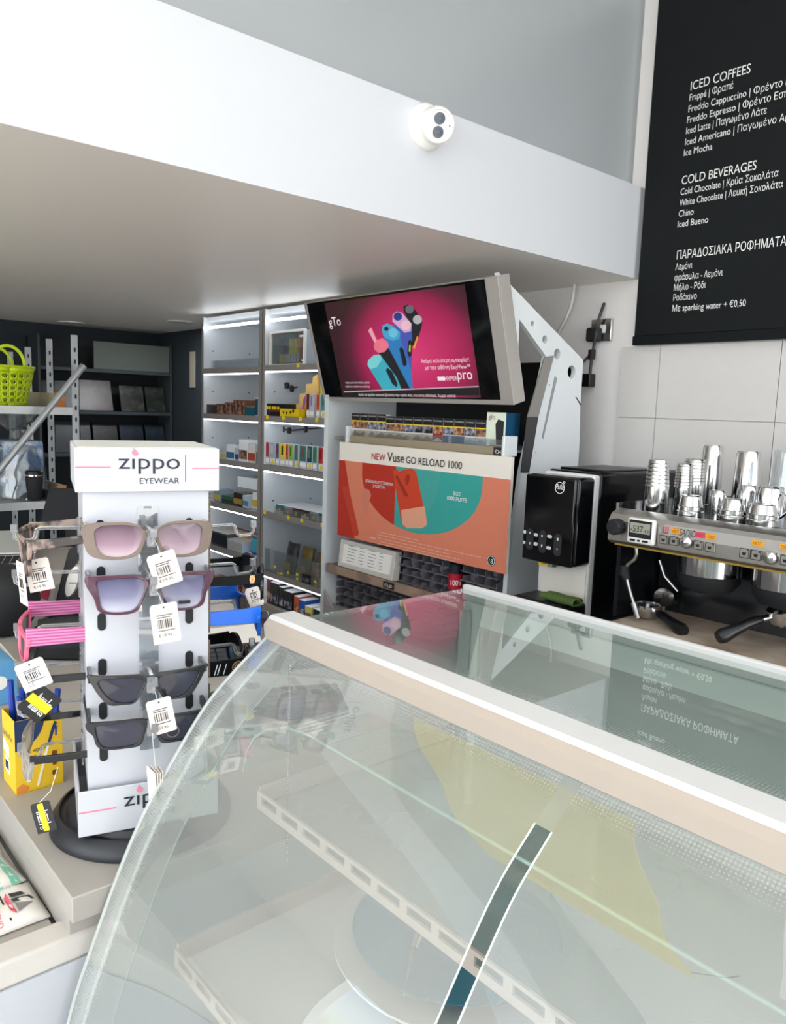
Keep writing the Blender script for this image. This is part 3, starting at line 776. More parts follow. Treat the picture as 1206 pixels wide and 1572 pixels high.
# ---- framed price list leaning under the poster
FY = 2.0
c = [aty(523, 829, FY), aty(604, 846, FY), aty(600, 883, FY), aty(519, 866, FY)]
t = thing('framed_price_list', 'cream framed price list leaning below the orange poster', 'price list', (c[0].x+.15, FY, .872))
fx0, fx1 = c[3].x, c[1].x
FRM = mat('frame_cream', 'cfcac0', .4, noise=.03)
fm = frame((fx0, FY+.004, .873), (1, 0, 0), (0, .12, 1))
fw_, fh_ = fx1-fx0, .118
b = MB().box(0, fw_, 0, fh_, -.03, 0, 0, fm)
b.ring([(0, 0), (fw_, 0), (fw_, fh_), (0, fh_)], [(.018, .018), (fw_-.018, .018), (fw_-.018, fh_-.018), (.018, fh_-.018)], 0, .008, 0, fm)
b.build('frame', FRM, t, bevel=.003)
MB().box(.018, fw_-.018, .018, fh_-.018, 0, .001, 0, fm).build('sheet', PAPER, t)
b = MB()
for r in range(6):
    for cx_, ln in ((.05, .06), (.13, .03), (.19, .05), (.26, .025)):
        if cx_+ln < fw_-.02: b.box(cx_, cx_+ln*random.uniform(.7, 1), .03+r*.013, .0325+r*.013, .001, .0013, 0, fm)
b.build('listing', mat('faint_ink', '8a8782', .7), t)

# ---- dark tin with red label
p = aty(698, 905, 2.03)
t = thing('tobacco_tin', 'dark tin with red 100 label standing on the wooden strip shelf', 'tin', (p.x, 2.03, .867))
R = .026
z1 = aty(698, 864, 2.03).z
MB().lathe([(R-.002, .867), (R, .938), (R, z1-.003), (R-.003, z1), (0, z1)], (p.x, 2.03, 0)).build('can', mat('tin_navy', '1b1f2b', .35), t)
MB().lathe([(R+.0006, .867+(z1-.867)*.27), (R+.0006, .867+(z1-.867)*.72)], (p.x, 2.03, 0)).build('label', mat('tin_red', 'b3162c', .4), t)
vw = Vector((.766, -.643, 0))
b = MB(); s = '100\'s'
vv, ff, a0, a1 = text_data(s, .03)
kk = .04/(a1-a0)
P = []
for v in vv:
    an = -0.70 + (v.x-(a0+a1)/2)*kk/R
    P.append((p.x+(R+.001)*math.cos(an), 2.03+(R+.001)*math.sin(an), .867+(z1-.867)*.40+v.y*kk*1.3))
b.add(P, ff).build('lettering', PRINTW, t)

# ================================================================== lit shelving bays
SY, SB = 2.15, 2.55
SHW = mat('shelf_white', 'd3d8dc', .45, noise=.02); SHG = mat('shelf_lip_grey', '8d8884', .45, noise=.03)
def bay(name, label, x0, x1, levels, bottom, sock):
    t = thing(name, label, 'shelving unit', ((x0+x1)/2, 2.35, 0), group='lit shelving bays')
    MB().box(x0-.018, x0, SY, SB, 0, 2.035).build('upright', SHW, t)
    MB().box(x1, x1+.018, SY, SB, 0, 2.035).build('upright', SHW, t)
    MB().box(x0-.018, x0, SY-.003, SY, 0, 2.035).build('edge_strip', SHG, t)
    MB().box(x1, x1+.03, SY-.003, SY, 0, 2.035).build('edge_strip', SHG, t)
    MB().box(x0, x1, SB-.01, SB, 0, 2.035).build('back_panel', mat('shelf_back', 'a7b0b8', .5, noise=.03), t)
    b = MB()
    for z in (1.25, 1.35, 1.5, 1.62, 1.85, 1.05):
        for y in (SY+.06, SY+.30): b.lathe([(.004, 0), (.004, .001), (0, .001)], M=frame((x0, y, z), (0, 1, 0), (0, 0, 1)), seg=8)
    b.build('pin_holes', PRINT, t)
    for z, lit in levels:
        MB().box(x0, x1, SY+.004, SB-.012, z+.008, z+.026).build('shelf', SHW, t)
        MB().box(x0, x1, SY-.008, SY+.004, z+.004, z+.034).build('shelf_lip', SHG, t, bevel=.001)
        if lit: MB().box(x0+.012, x1-.008, SY-.004, SY+.006, z-.003, z+.003).build('led_tube', LED, t)
    MB().box(x0, x1, SY, SB, 0, bottom).build('plinth', mat('plinth_greige', '9b948a', .5), t)
    MB().box(x0, x1, SY-.002, SY+.012, 1.968, 1.980).build('led_tube', LED, t)
    MB().box(x0, x1, SY+.02, SB, 2.01, 2.035).build('top_board', SHW, t)
    return t
bayR = bay('shelving_unit', 'lit shelving bay full of coloured vapes beside the screen', -3.50, -2.885, [(1.718, 1), (1.462, 1), (1.210, 1), (.968, 0), (.655, 1)], .50, 1)
bayL = bay('shelving_unit', 'lit shelving bay behind the white eyewear stand, left of the vape bay', -4.165, -3.556, [(1.712, 1), (1.458, 1), (1.208, 1), (.955, 1), (.70, 1)], .45, 0)
# yellow price dots on the lips
b = MB()
for px, z in ((412, 1.468), (437, 1.468), (463, 1.468), (488, 1.468), (458, 1.724), (410, .975), (447, .975), (468, .975), (500, .975)):
    x = aty(px, 655, SY).x
    b.box(x-.012, x+.012, SY-.0095, SY-.0082, z+.012, z+.032)
b.build('price_stickers', YELLOW, bayR)
# lamp leads hanging under the shelves
CABLE = mat('black_cable', '16171a', .5, noise=.1)
def lead(pts, blobs, nm, par):
    b = MB().tube(pts, .004, seg=6)
    for q, r in blobs: b.lathe([(0, -.018), (r, -.015), (r, .015), (0, .018)], q, 8)
    b.build(nm, CABLE, par)
A = lambda x, y, d=.12: aty(x, y, SY+d)
lead([A(419, 575), A(424, 578), A(432, 585), A(437, 590), A(446, 597), A(456, 594)], [(A(424, 578), .011), (A(440, 592), .012), (A(448, 597), .011)], 'lamp_lead', bayR)
lead([A(412, 654), A(422, 657), A(434, 659), A(446, 661), A(468, 659), A(492, 657)], [(A(422, 657), .010), (A(434, 659), .011), (A(444, 661), .011), (A(469, 659), .010)], 'lamp_lead', bayR)
lead([A(419, 797, .1), A(422, 810, .1), A(421, 820, .1), A(420, 838, .1)], [(A(421, 818, .1), .011), (A(420, 830, .1), .014)], 'lamp_lead', bayR)

# ---- products on the shelves
_pc = {}
def pcol(c): return mat('print_'+c, c, .4, noise=.08)
def carton(name, label, cat, x0, x1, y, d, z, h, c, group=None, face=None, dots=False, tilt=0, facefrac=(0, 1), top=None):
    """small product box, its printed face, its price dot"""
    o = thing(name, label, cat, ((x0+x1)/2, y+d/2, z), 0, group)
    if tilt:
        M = Matrix.Translation((x0, y, z)) @ Matrix.Rotation(tilt, 4, 'X') @ Matrix.Translation((-x0, -y, -z))
    else: M = None
    MB().box(x0, x1, y, y+d, z, z+h, 0, M).build('carton', pcol(c), o, bevel=.0008)
    if top: MB().box(x0, x1, y, y+d, z+h, z+h+.0012, 0, M).build('lid', pcol(top), o)
    if face: MB().box(x0+.002, x1-.002, y-.001, y, z+h*facefrac[0]+.002, z+h*facefrac[1]-.002, 0, M).build('printed_face', face if not isinstance(face, str) else pcol(face), o)
    if dots: MB().box((x0+x1)/2-.009, (x0+x1)/2+.009, y-.002, y-.001, z+.012, z+.03, 0, M).build('price_sticker', YELLOW, o)
    return o
def vape(px0, px1, z, y, h, c, lc, label, dot, group):
    xa, xb = aty(px0, 700, y).x, aty(px1, 700, y).x
    o = thing('vape_box', label, 'vape', ((xa+xb)/2, y+.02, z), 0, group)
    MB().box(xa, xb, y, y+.05, z, z+h).build('carton', pcol('c5cbd0'), o, bevel=.001)
    MB().box(xa+.001, xb-.003, y-.001, y, z+h*.33, z+h*.99).build('colour_face', pcol(c), o)
    MB().box(xa+(xb-xa)*.25, xa+(xb-xa)*.6, y-.0016, y, z+h*.5, z+h*.9).build('device_window', pcol(lc), o)
    MB().box(xa+.002, xb-.004, y-.0012, y, z+.012, z+h*.27).build('white_label', PAPER, o)
    if dot: MB().box((xa+xb)/2-.004, (xa+xb)/2+.014, y-.003, y-.0016, z+.008, z+.028).build('price_sticker', YELLOW, o)
zA = 1.246
row1 = [(408, 413, 'b04848', '7a3030', 'dark red', 0), (414, 422, 'aab4c0', 'c4ccd4', 'plain grey side-on', 1), (423, 428.5, '6a6f96', '8c3040', 'violet and red', 0), (430, 437.5, 'f0d80c', '38341c', 'all yellow', 0), (438, 443, 'd06040', 'a83c30', 'orange', 0),
        (443.5, 449.5, '8fb838', '4a6a28', 'lime green', 0), (452, 457.5, '2f8078', '7a5a6a', 'teal, narrow', 1), (460, 470, '3f7a6a', '7a4a5a', 'wide dark green', 0), (471.5, 479, '2c4668', '6c8a48', 'navy', 1), (480, 486.5, '2f8a62', '5a6a50', 'sea green', 0), (489, 496, 'b8323c', '8a1a24', 'bright red', 1), (500, 507, 'd86a72', 'b84a58', 'rose pink', 1)]
for a, b2, c, lc, n, dt in row1:
    vape(a, b2, zA, SY+.012, .115, c, lc, f'{n} vape box in the row of upright vapes on the middle shelf', dt, 'vapes on the middle shelf')
zB_ = 1.497
for a, b2, c, lc, n, dt in [(469, 473.5, '6a2a34', '4a1a22', 'maroon', 0), (474, 480, 'c4c2cc', '8a8a94', 'white', 0), (484, 489.5, 'd2603e', 'a83c28', 'orange red', 0), (491, 497.5, '5a9a98', '2f7a6c', 'pale teal', 1), (501, 507, '8a98a0', '5c6a72', 'grey', 1), (510, 514, 'a05a60', '7a3a44', 'dull red', 0)]:
    vape(a, b2, zB_, SY+.012, .115, c, lc, f'{n} vape box beside the yellow display carton on the upper shelf', dt, 'vapes on the upper shelf')
# black and yellow counter box
xa, xb = aty(407, 640, SY+.01).x, aty(436, 640, SY+.01).x
t = thing('counter_box', 'black counter box with yellow squares left of the yellow display carton', 'display box', ((xa+xb)/2, SY+.04, zB_))
MB().box(xa, xb, SY+.014, SY+.10, zB_, zB_+.062).build('carton', pcol('17181c'), t)
b = MB()
for k in range(5): b.box(xa+.006+k*.026, xa+.022+k*.026, SY+.012, SY+.014, zB_+.032, zB_+.048)
b.build('yellow_squares', YELLOW, t)
MB().box(xa+.03, xb-.01, SY+.0125, SY+.014, zB_+.022, zB_+.027).build('red_line', pcol('b02838'), t)
# yellow stepped display carton
def SZ(px, py): q = aty(px, py, SY+.03); return (q.x, q.z)
t = thing('display_carton', 'tall yellow stepped display carton on the upper shelf of the vape bay', 'display carton', (SZ(455, 640)[0], SY+.05, zB_))
pmY = frame((0, SY+.03, 0), (1, 0, 0), (0, 0, 1))
st = [SZ(434, 632), SZ(437, 622), SZ(446, 618), SZ(447, 604), SZ(456, 603), SZ(457, 589), SZ(466, 588), SZ(467, 578), SZ(474, 574), SZ(474, 645), SZ(434, 641)]
MB().prism(st, -.06, -.05, 0, pmY).build('stepped_side', pcol('d6b06a'), t, smooth=0)
MB().prism([SZ(472, 602), SZ(474, 585), SZ(478, 574), SZ(490, 572), SZ(497, 585), SZ(498, 600), SZ(498, 640), SZ(470, 640)], -.08, -.07, 0, pmY).build('tall_back', pcol('f0d018'), t, smooth=0)
x0_, x1_ = SZ(434, 640)[0], SZ(463, 640)[0]
MB().box(x0_, x1_, SY+.012, SY+.05, zB_, zB_+.038).build('front_tray', pcol('ecc81c'), t)
b = MB()
for px, py, r in ((438, 633, .006), (443, 634, .007), (449, 633, .008), (453, 631, .009)):
    q = SZ(px, py); b.lathe([(r, 0), (r, .001), (0, .001)], M=frame((q[0]+.01, SY+.012, q[1]), (1, 0, 0), (0, 0, 1)), seg=10)
b.build('black_blots', PRINT, t)
MB().prism([SZ(455, 632), SZ(458, 612), SZ(463, 605), SZ(460, 620), SZ(457, 634)], -.03, -.028, 0, pmY).build('purple_stripe', pcol('a05ab0'), t)
MB().prism([SZ(458, 634), SZ(464, 614), SZ(470, 606), SZ(470, 616), SZ(462, 634)], -.035, -.031, 0, pmY).build('orange_stripe', pcol('e08a4a'), t)
# clear acrylic case with white frame, five pen-like vapes inside
cy = SY+.025
c0 = aty(416, 566, cy); c1 = aty(471, 504, cy)
cx0, cx1, cz0, cz1 = c0.x, c1.x, 1.745, c1.z
t = thing('acrylic_case', 'white framed clear case on the top shelf holding blue and yellow vapes', 'display case', ((cx0+cx1)/2, cy+.06, cz0))
g = .012
MB().ring([(cx0, cz0), (cx1, cz0), (cx1, cz1), (cx0, cz1)], [(cx0+g, cz0+g), (cx1-g, cz0+g), (cx1-g, cz1-g), (cx0+g, cz1-g)], 0, .012, 0, frame((0, cy, 0), (1, 0, 0), (0, 0, 1))).build('frame', PAPER, t, smooth=0)
b = MB().box(cx0, cx0+.004, cy, cy+.16, cz0, cz1).box(cx1-.004, cx1, cy, cy+.16, cz0, cz1).box(cx0, cx1, cy, cy+.16, cz1-.004, cz1).box(cx0, cx1, cy+.156, cy+.16, cz0, cz1).box(cx0, cx1, cy, cy+.16, cz0, cz0+.004)
b.build('walls', mat('case_grey', 'b4bcc2', .3), t)
MB().box(cx0+g, cx1-g, cy-.006, cy-.004, cz0+g, cz1-g).build('front_pane', CLEAR, t)
MB().lathe([(.008, -.014), (.010, 0), (.006, .01), (0, .01)], M=frame((cx1-.025, cy-.004, cz0+.022), (1, 0, 0), (0, 0, 1)), seg=12).build('lock', STEEL, t)
MB().box(cx1-.05, cx1-.02, cy-.008, cy-.006, cz1-.04, cz1-.03).build('label', PAPER, t)
for i, (c, lc) in enumerate((('2f6aa0', 'd8c84a'), ('3a4460', 'c9b43a'), ('4a4658', '8a8a94'), ('d8dc3c', '9aa0a4'), ('d8dc3c', '9aa0a4'), ('e0e02c', '2a2a2c'), ('e8902c', '8a8a8a'))):
    xx = cx0+.03+i*.026
    o = thing('vape_pen', ['blue vape pen first from the left in the clear case', 'navy vape pen second from the left in the clear case', 'dark plum vape pen third in the clear case', 'yellow vape pen left of its yellow twin in the clear case', 'yellow vape pen beside the broad one in the clear case', 'broad bright yellow vape box in the clear case', 'orange vape pen at the right inside the clear case'][i], 'vape', (xx, cy+.05, cz0+.02), 0, 'vapes in the clear case')
    MB().box(xx-.010, xx+.010, cy+.04, cy+.06, cz0+.02, cz0+.14).build('stick', pcol(c), o, bevel=.003)
    MB().box(xx-.010, xx+.010, cy+.036, cy+.04, cz0+.02, cz0+.065).build('label', pcol('c9ccd0' if i > 1 else lc), o)
    MB().box(xx-.006, xx+.006, cy+.042, cy+.058, cz0+.14, cz0+.165).build('tip', pcol('5ab0c8' if i < 5 else lc), o)
MB().box(cx0+.02, cx1-.06, cy+.02, cy+.12, cz0+.004, cz0+.02).build('stand_base', BLACK, t)
# tobacco tin row
zC = 1.006
cols = [('1e6a72', 'teal'), ('8a8c90', 'first grey'), ('5a2228', 'maroon'), ('2c2424', 'black'), ('84868a', 'second grey'), ('14505c', 'deep teal'), ('6a1c22', 'wine red')]
xr = aty(418, 785, SY).x
for i, (c, n) in enumerate(cols):
    xa = xr+i*.0765
    carton('tobacco_box', f'{n} flat tobacco box in the row with white lids below the vapes', 'tobacco box', xa, xa+.072, SY+.02, .17, zC-.01, .048, c, 'flat tobacco boxes', 'd8d4d2' if i in (0, 3) else None, True, 0, (0, .45), 'e6e8ea')
MB().box(xr, -2.89, SY+.008, SY+.012, zC-.005, zC+.03).build('clear_guard', CLEAR, bayR)
# dark clear bin row on the low shelf, pouches inside
zD = .685
MB().box(-3.49, -2.89, SY+.006, SY+.010, zD, zD+.12).build('clear_guard', CLEAR, bayR)
for i, (px, c, lab, h) in enumerate(((452, '3a3c40', 'dark snack pouch with silver top behind the clear guard', .16), (470, '7a6a34', 'olive snack pouch behind the clear guard', .15), (488, '8a6a3c', 'brown snack pouch behind the clear guard', .13), (500, '5a2a28', 'dark red snack pouch behind the clear guard', .17))):
    x = aty(px, 860, SY+.1).x
    o = thing('snack_pouch', lab, 'pouch', (x, SY+.1, zD), 0, 'pouches on the low shelf')
    b = MB(); gr = [[(x-.045+.09*u/4, SY+.07+i*.02+.03*v/4-.012*math.sin(math.pi*u/4), zD+h*v/4) for u in range(5)] for v in range(5)]
    b.sheet(gr); b.build('pouch', pcol(c), o, solid=.012)
    MB().box(x-.035, x+.035, SY+.05+i*.02, SY+.052+i*.02, zD+.02, zD+.06).build('label', pcol(('b09a3c', 'a09a50', 'c08a3c', '8a8a8a')[i]), o)
b = MB()
for px, py in ((422, 870), (427, 881), (432, 881), (442, 879), (456, 882), (456, 889), (484, 893), (484, 901), (495, 904), (500, 905)):
    q = aty(px, py, SY+.004); b.box(q.x-.009, q.x+.009, SY+.003, SY+.0045, q.z-.007, q.z+.007)
b.build('price_stickers', YELLOW, bayR)
q = aty(470, 893, SY)
t = thing('price_card', 'small black price card on the clear guard of the low shelf', 'price card', (q.x, SY, zD))
MB().box(q.x-.035, q.x+.035, SY-.002, SY+.001, zD-.004, zD+.048).build('card', PRINT, t)
MB().text('4,00', frame((q.x, SY-.0024, zD+.012), (1, 0, 0), (0, 0, 1)), width=.05, align='C', bold=.01).build('digits', mat('grey_digits', 'a8a8a8', .6), t)
# bottom row of packs
zE = .502
for i, (px0, px1, c, f, lab) in enumerate(((400, 419, '5a2426', 0, 'dark red pack at left of the bottom row'), (420, 432, '26241e', 3, 'first black pack of the bottom row'), (433, 439, '2a2a24', 1, 'narrow black pack of the bottom row'), (440, 453, '201f22', 3, 'black pack with white side in the bottom row'), (456, 463, 'b8542c', 0, 'orange pack of the bottom row'), (464, 472, '1f4fa8', 1, 'blue pack of the bottom row'), (473, 483, 'd8d070', 2, 'pale yellow box of the bottom row'), (486, 503, '1c2a26', 3, 'black lying box at right of the bottom row'))):
    xa, xb = aty(px0, 925, SY+.05).x, aty(px1, 925, SY+.05).x
    carton('cigar_pack', lab+' under the vape bay', 'pack', xa, xb, SY+.03, .09, zE, .13-.01*i if i < 6 else .06, c, 'packs in the bottom row', PICS[f], False, 0, (.1, .5), 'e8e8ea')
# ---- left bay
zL = 1.742
b = MB().box(-4.13, -3.56, SY+.03, SY+.034, zL, zL+.05).box(-4.13, -3.56, SY+.2, SY+.204, zL, zL+.05).box(-4.13, -4.126, SY+.03, SY+.2, zL, zL+.05)
tag(b.build('acrylic_tray', CLEAR), 'empty clear acrylic tray on top shelf of the left bay', 'tray')
zL = 1.488
BX = duo('chocolate_print', '4a2a22', '9a7a68', 'NOISE', 40, .45)
for px0, px1, h, c, f, lab, tl_ in ((314, 331, .055, '3a3436', None, 'dark low box at left end, second shelf of the left bay', 0), (332, 345, .06, '4a2c28', BX, 'brown box with open lid, second shelf of the left bay', .0), (345, 358, .07, '8a4a40', BX, 'reddish brown box in the middle, second shelf of the left bay', 0), (358, 375, .085, '7a5240', BX, 'large brown chocolate box, second shelf of the left bay', 0), (377, 390, .05, '1a5a66', None, 'teal box at right end, second shelf of the left bay', 0), (391, 396, .10, 'd8d4d0', '1a4a5a', 'upright white and teal box at right, second shelf of the left bay', 0)):
    xa, xb = aty(px0, 640, SY+.02).x, aty(px1, 640, SY+.02).x
    carton('chocolate_box', lab, 'box', xa, min(xb, -3.575), SY+.02, .14, zL, h, c, 'boxes on the second shelf', f, False, 0, (.05, .95), 'c9c0b4')
zL = 1.238
for px0, px1, h, c, f, lab in ((336, 344, .055, 'b8bab8', 'c8b048', 'small yellow labelled packet, third shelf of the left bay'), (345, 357, .085, 'dfe6ea', '3a6a98', 'white and blue packet, third shelf of the left bay'), (358, 364, .07, 'b8c0c8', '2a4a7a', 'narrow striped packet, third shelf of the left bay'), (364, 377, .12, 'e8ecf0', BX, 'tall white box with dark window, third shelf of the left bay'), (378, 389, .10, 'd8d4d0', 'b04838', 'cream box with red figure, third shelf of the left bay'), (390, 396, .06, '7a7e84', None, 'small grey box, third shelf of the left bay')):
    xa, xb = aty(px0, 700, SY+.02).x, aty(px1, 700, SY+.02).x
    carton('packet', lab, 'packet', xa, min(xb, -3.575), SY+.03, .08, zL, h, c, 'packets on the third shelf', f, False, 0, (.1, .55))
zL = .985
for px0, px1, h, dy, c, f, lab in ((336, 374, .15, .14, 'd6dadc', '8a8e92', 'large white carton at the back, fourth shelf of the left bay'), (326, 335, .07, .03, '8a9aa4', 'c8b048', 'pale blue packet, fourth shelf of the left bay'), (338, 356, .045, .03, '3a5a48', '2a3a34', 'dark green low box, fourth shelf of the left bay'), (356, 369, .075, .03, '3a2c26', 'a8843c', 'black and gold box, fourth shelf of the left bay'), (370, 379, .07, .03, 'b8c8d0', '5a8298', 'blue and white packet, fourth shelf of the left bay'), (380, 394, .09, .05, 'dcdcd8', 'd0a83c', 'white box with gold badge, fourth shelf of the left bay')):
    xa, xb = aty(px0, 765, SY+.02).x, aty(px1, 765, SY+.02).x
    carton('small_box', lab, 'box', xa, min(xb, -3.575), SY+dy, .09, zL, h, c, 'boxes on the fourth shelf', f, False, 0, (.15, .6))
zL = .73
for px0, px1, h, dy, c, f, lab, tl_ in ((324, 348, .08, .02, '4a4e56', '20242c', 'dark box with tan lid, fifth shelf of the left bay', 0), (330, 362, .10, .13, '3a4a64', 'b8885a', 'brown and navy box at the back, fifth shelf of the left bay', -.25), (354, 372, .12, .25, '20281c', '6a8a3c', 'black and green box at the back, fifth shelf of the left bay', -.2), (349, 372, .06, .02, 'b8c4d4', 'a8a8a0', 'pale blue box, fifth shelf of the left bay', 0), (374, 394, .10, .06, '2a4a8c', '3f98a8', 'blue and turquoise box, fifth shelf of the left bay', -.1)):
    xa, xb = aty(px0, 840, SY+.02).x, aty(px1, 840, SY+.02).x
    carton('tea_box', lab, 'box', xa, min(xb, -3.575), SY+dy, .10, zL, h, c, 'boxes on the fifth shelf', f, False, tl_, (.1, .9), 'c0b8a8')
for i in range(9):
    xa = -4.1+.055*i
    carton('cigarillo_box', ['first', 'second', 'third', 'fourth', 'fifth', 'sixth', 'seventh', 'eighth', 'ninth'][i]+' small box from the left on the lowest shelf of the left bay', 'box', xa, xa+.048, SY+.03, .05, .452, .09, ('8a3a30', '4a2a2a', 'a86a4a', '7a7a80')[i % 4], 'boxes on the lowest shelf', PICS[i % 3], False)

# ================================================================== back counter with the drinks machines
b = MB().box(-1.66, 1.9, 1.74, 2.58, .84, .88).box(-1.64, 1.9, 1.80, 2.58, 0, .84, 1)
tag(b.build('back_counter', [mat('counter_grey', '8e8c89', .4), mat('counter_front', 'd6d6d4', .5)], bevel=.003), 'grey topped back counter carrying the espresso machine and black drinks dispenser', 'counter')

# ---- black drinks dispenser
DX0, DX1, DY = -1.556, -1.361, 1.90
t = thing('drinks_dispenser', 'black and white touch drinks dispenser left of the espresso machine', 'drinks dispenser', (-1.46, 2.2, .88))
DBLK = mat('dispenser_gloss', '0c0d10', .12, noise=0)
b = MB().box(DX0, DX1, DY+.012, 1.995, 1.098, 1.368); b.build('head', DBLK, t, bevel=.012, seg=3)
b = MB().box(DX0+.002, DX1-.004, DY, DY+.014, 1.098, 1.366); b.build('front_panel', BLACKG, t, bevel=.006, seg=3)
hx = frame((0, 0, 0), (0, 1, 0), (0, 0, 1))
b = MB().box(DX0+.003, DX1-.001, 1.985, 2.020, .885, 1.374); b.build('white_band', mat('dispenser_white', 'e6e6e4', .3, noise=.02), t, bevel=.008, seg=3)
b = MB().box(DX0, DX1+.004, 2.012, 2.46, .885, 1.380); b.build('rear_housing', DBLK, t, bevel=.01, seg=3)
MB().box(DX0+.01, DX1-.01, 2.06, 2.30, 1.3795, 1.386).build('lid', BLACK, t, bevel=.004)
MB().box(DX0+.02, DX1-.006, 1.982, 1.986, .90, 1.10).build('back_plate', mat('dispenser_cream', 'ece7dc', .4, noise=.03), t)
MB().box(DX0-.002, DX1+.005, 1.86, 1.984, .885, .985).build('drip_tray', BLACK, t, bevel=.012, seg=3)
MB().box(DX0+.015, DX1-.012, 1.872, 1.975, .985, .988).build('drip_grate', mat('grate_black', '1c1d20', .4), t)
q = aty(845, 872, 1.945)
b = MB().lathe([(.03, .02), (.034, .012), (.030, 0), (0, 0)], (q.x, 1.945, 1.085)); b.build('nozzle', STEEL, t)
MB().box(q.x-.024, q.x+.012, 1.913, 1.916, 1.086, 1.094).build('yellow_tab', mat('tab_yellow', 'd9b21a', .4), t)
def dsp(px, py): a = aty(px, py, DY); return a.x, a.z
ff = frame((0, DY-.0004, 0), (1, 0, 0), (0, 0, 1))
b = MB()
a = dsp(859, 749); R = .0175
circle = lambda r, n=24: [(a[0]+r*math.cos(2*math.pi*i/n), a[1]+r*math.sin(2*math.pi*i/n)) for i in range(n)]
b.ring(circle(R), circle(R-.0016), 0, .0004, 0, ff)
c2 = dsp(866, 741)
b.ring([(c2[0]+.004*math.cos(i*.6283), c2[1]+.004*math.sin(i*.6283)) for i in range(10)], [(c2[0]+.0026*math.cos(i*.6283), c2[1]+.0026*math.sin(i*.6283)) for i in range(10)], .0004, .0008, 0, ff)
b.build('logo_ring', PRINTW, t, smooth=0)
MB().text('Palliz', frame((a[0], DY-.0006, a[1]-.004), (1, 0, .0), (0, 0, 1)), width=.029, size=.022, align='C', bold=.01, shear=.2).build('logo_lettering', PRINTW, t)
PILL = mat('touch_pill', '2a2c2f', .3, noise=0)
def pill(px, py0, py1, w):
    p0, p1 = dsp(px, py0), dsp(px, py1)
    r = w/2; cz0, cz1 = p1[1]+r, p0[1]-r; cx_ = (p0[0]+p1[0])/2
    return [(cx_+r*math.cos(x), cz1+r*math.sin(x)) for x in [i*math.pi/8 for i in range(9)]]+[(cx_+r*math.cos(x), cz0+r*math.sin(x)) for x in [math.pi+i*math.pi/8 for i in range(9)]]
for px, y0, y1 in ((813, 811, 844), (832.5, 814, 849), (855.5, 819, 854)):
    MB().prism(pill(px, y0, y1, .029), 0, .0006, 0, ff).build('touch_pad', PILL, t, smooth=0)
b = MB()
for px, py, w_, h_ in ((805.5, 816.5, .010, .010), (822.5, 821, .015, .010), (843.5, 823.5, .018, .010), (804.5, 832.5, .010, .010), (822, 835, .015, .011), (842, 841, .018, .010)):
    p = dsp(px, py); n = 16; ex = 3.2
    pts = [(p[0]+w_/2*math.copysign(abs(math.cos(2*math.pi*i/n))**(2/ex), math.cos(2*math.pi*i/n)), p[1]+h_/2*math.copysign(abs(math.sin(2*math.pi*i/n))**(2/ex), math.sin(2*math.pi*i/n))) for i in range(n)]
    MB().prism(pts, 0, .0008, 0, ff).build('touch_label', mat('icon_grey', 'c9cbcd', .5), t, smooth=0)
for px, py, w_, h_ in ((813.5, 818, .006, .006), (832, 823, .006, .007), (856, 828, .007, .009), (813, 834, .006, .007), (831.5, 838, .006, .009), (855, 843, .005, .005)):
    p = dsp(px, py); b.prism([(p[0]-w_/2, p[1]+h_/2), (p[0]-w_/3, p[1]-h_/2), (p[0]+w_/3, p[1]-h_/2), (p[0]+w_/2, p[1]+h_/2)], .0006, .001, 0, ff)
b.build('touch_icons', mat('icon_grey', 'c9cbcd', .5), t, smooth=0)
# folded green cloth on the drip tray
GRN = mat('green_cloth', '4c6230', .9, noise=.25, scale=120)
q0, q1 = atz(822, 920, .988), atz(884, 924, .988)
cm = frame((q0.x+.01, 1.905, .988), (1, .02, 0), (0, 1, 0))
b = MB(); L = .125
prof = [(-.012, .002), (.012, .002), (.022, .008), (.024, .016), (.016, .023), (.004, .022), (-.004, .016), (.004, .010), (.013, .012), (.015, .016), (.010, .019), (.003, .016), (-.008, .024), (-.022, .024), (-.034, .014), (-.030, .004)]
g2 = []
for (yy, zz) in prof+[prof[0]]: g2.append([(x_*L, yy+.004*math.sin(x_*5), zz+.0015*math.sin(9*x_)) for x_ in [i/8 for i in range(9)]])
b.sheet(g2, 0, cm)
o = b.build('folded_cloth', GRN, solid=.0025, sub=1)
tag(o, 'folded green cloth on the drip tray of the black drinks dispenser', 'cloth')

# ---- two group espresso machine
EX0, EX1, EY = -1.212, -.36, 1.85
t = esp = thing('espresso_machine', 'large steel two group espresso machine with cups stacked on top', 'espresso machine', (-.79, 2.1, .88))
pr = frame((EX0, 0, 0), (0, 1, 0), (0, 0, 1))       # local x = y, local y = z, local z = +x
prof = [(EY+.012, 1.205), (EY, 1.215), (EY-.002, 1.27), (EY+.010, 1.288), (EY+.035, 1.297), (EY+.06, 1.298), (EY+.06, 1.285), (EY+.3, 1.285), (EY+.3, 1.205)]
MB().prism(prof, 0, EX1-EX0, 0, pr).build('front_hood', BRUSH, t, smooth=30)
MB().box(EX0, EX1, EY+.058, 2.40, 1.284, 1.290).build('cup_tray', mat('cup_tray_dark', '2a2a2c', .15, .6), t)
b = MB().box(EX0, EX0+.008, EY+.03, 2.40, 1.29, 1.315).box(EX0, EX1, 2.392, 2.40, 1.29, 1.315); b.build('tray_rail', STEEL, t)
MB().box(EX0+.01, EX1, 2.12, 2.40, .90, 1.284).build('body', mat('machine_dark', '16171a', .3, .3), t)
MB().box(EX0+.02, EX1, 2.10, 2.119, .985, 1.205).build('splash_plate', mat('splash_steel', '55585c', .16, .9), t)
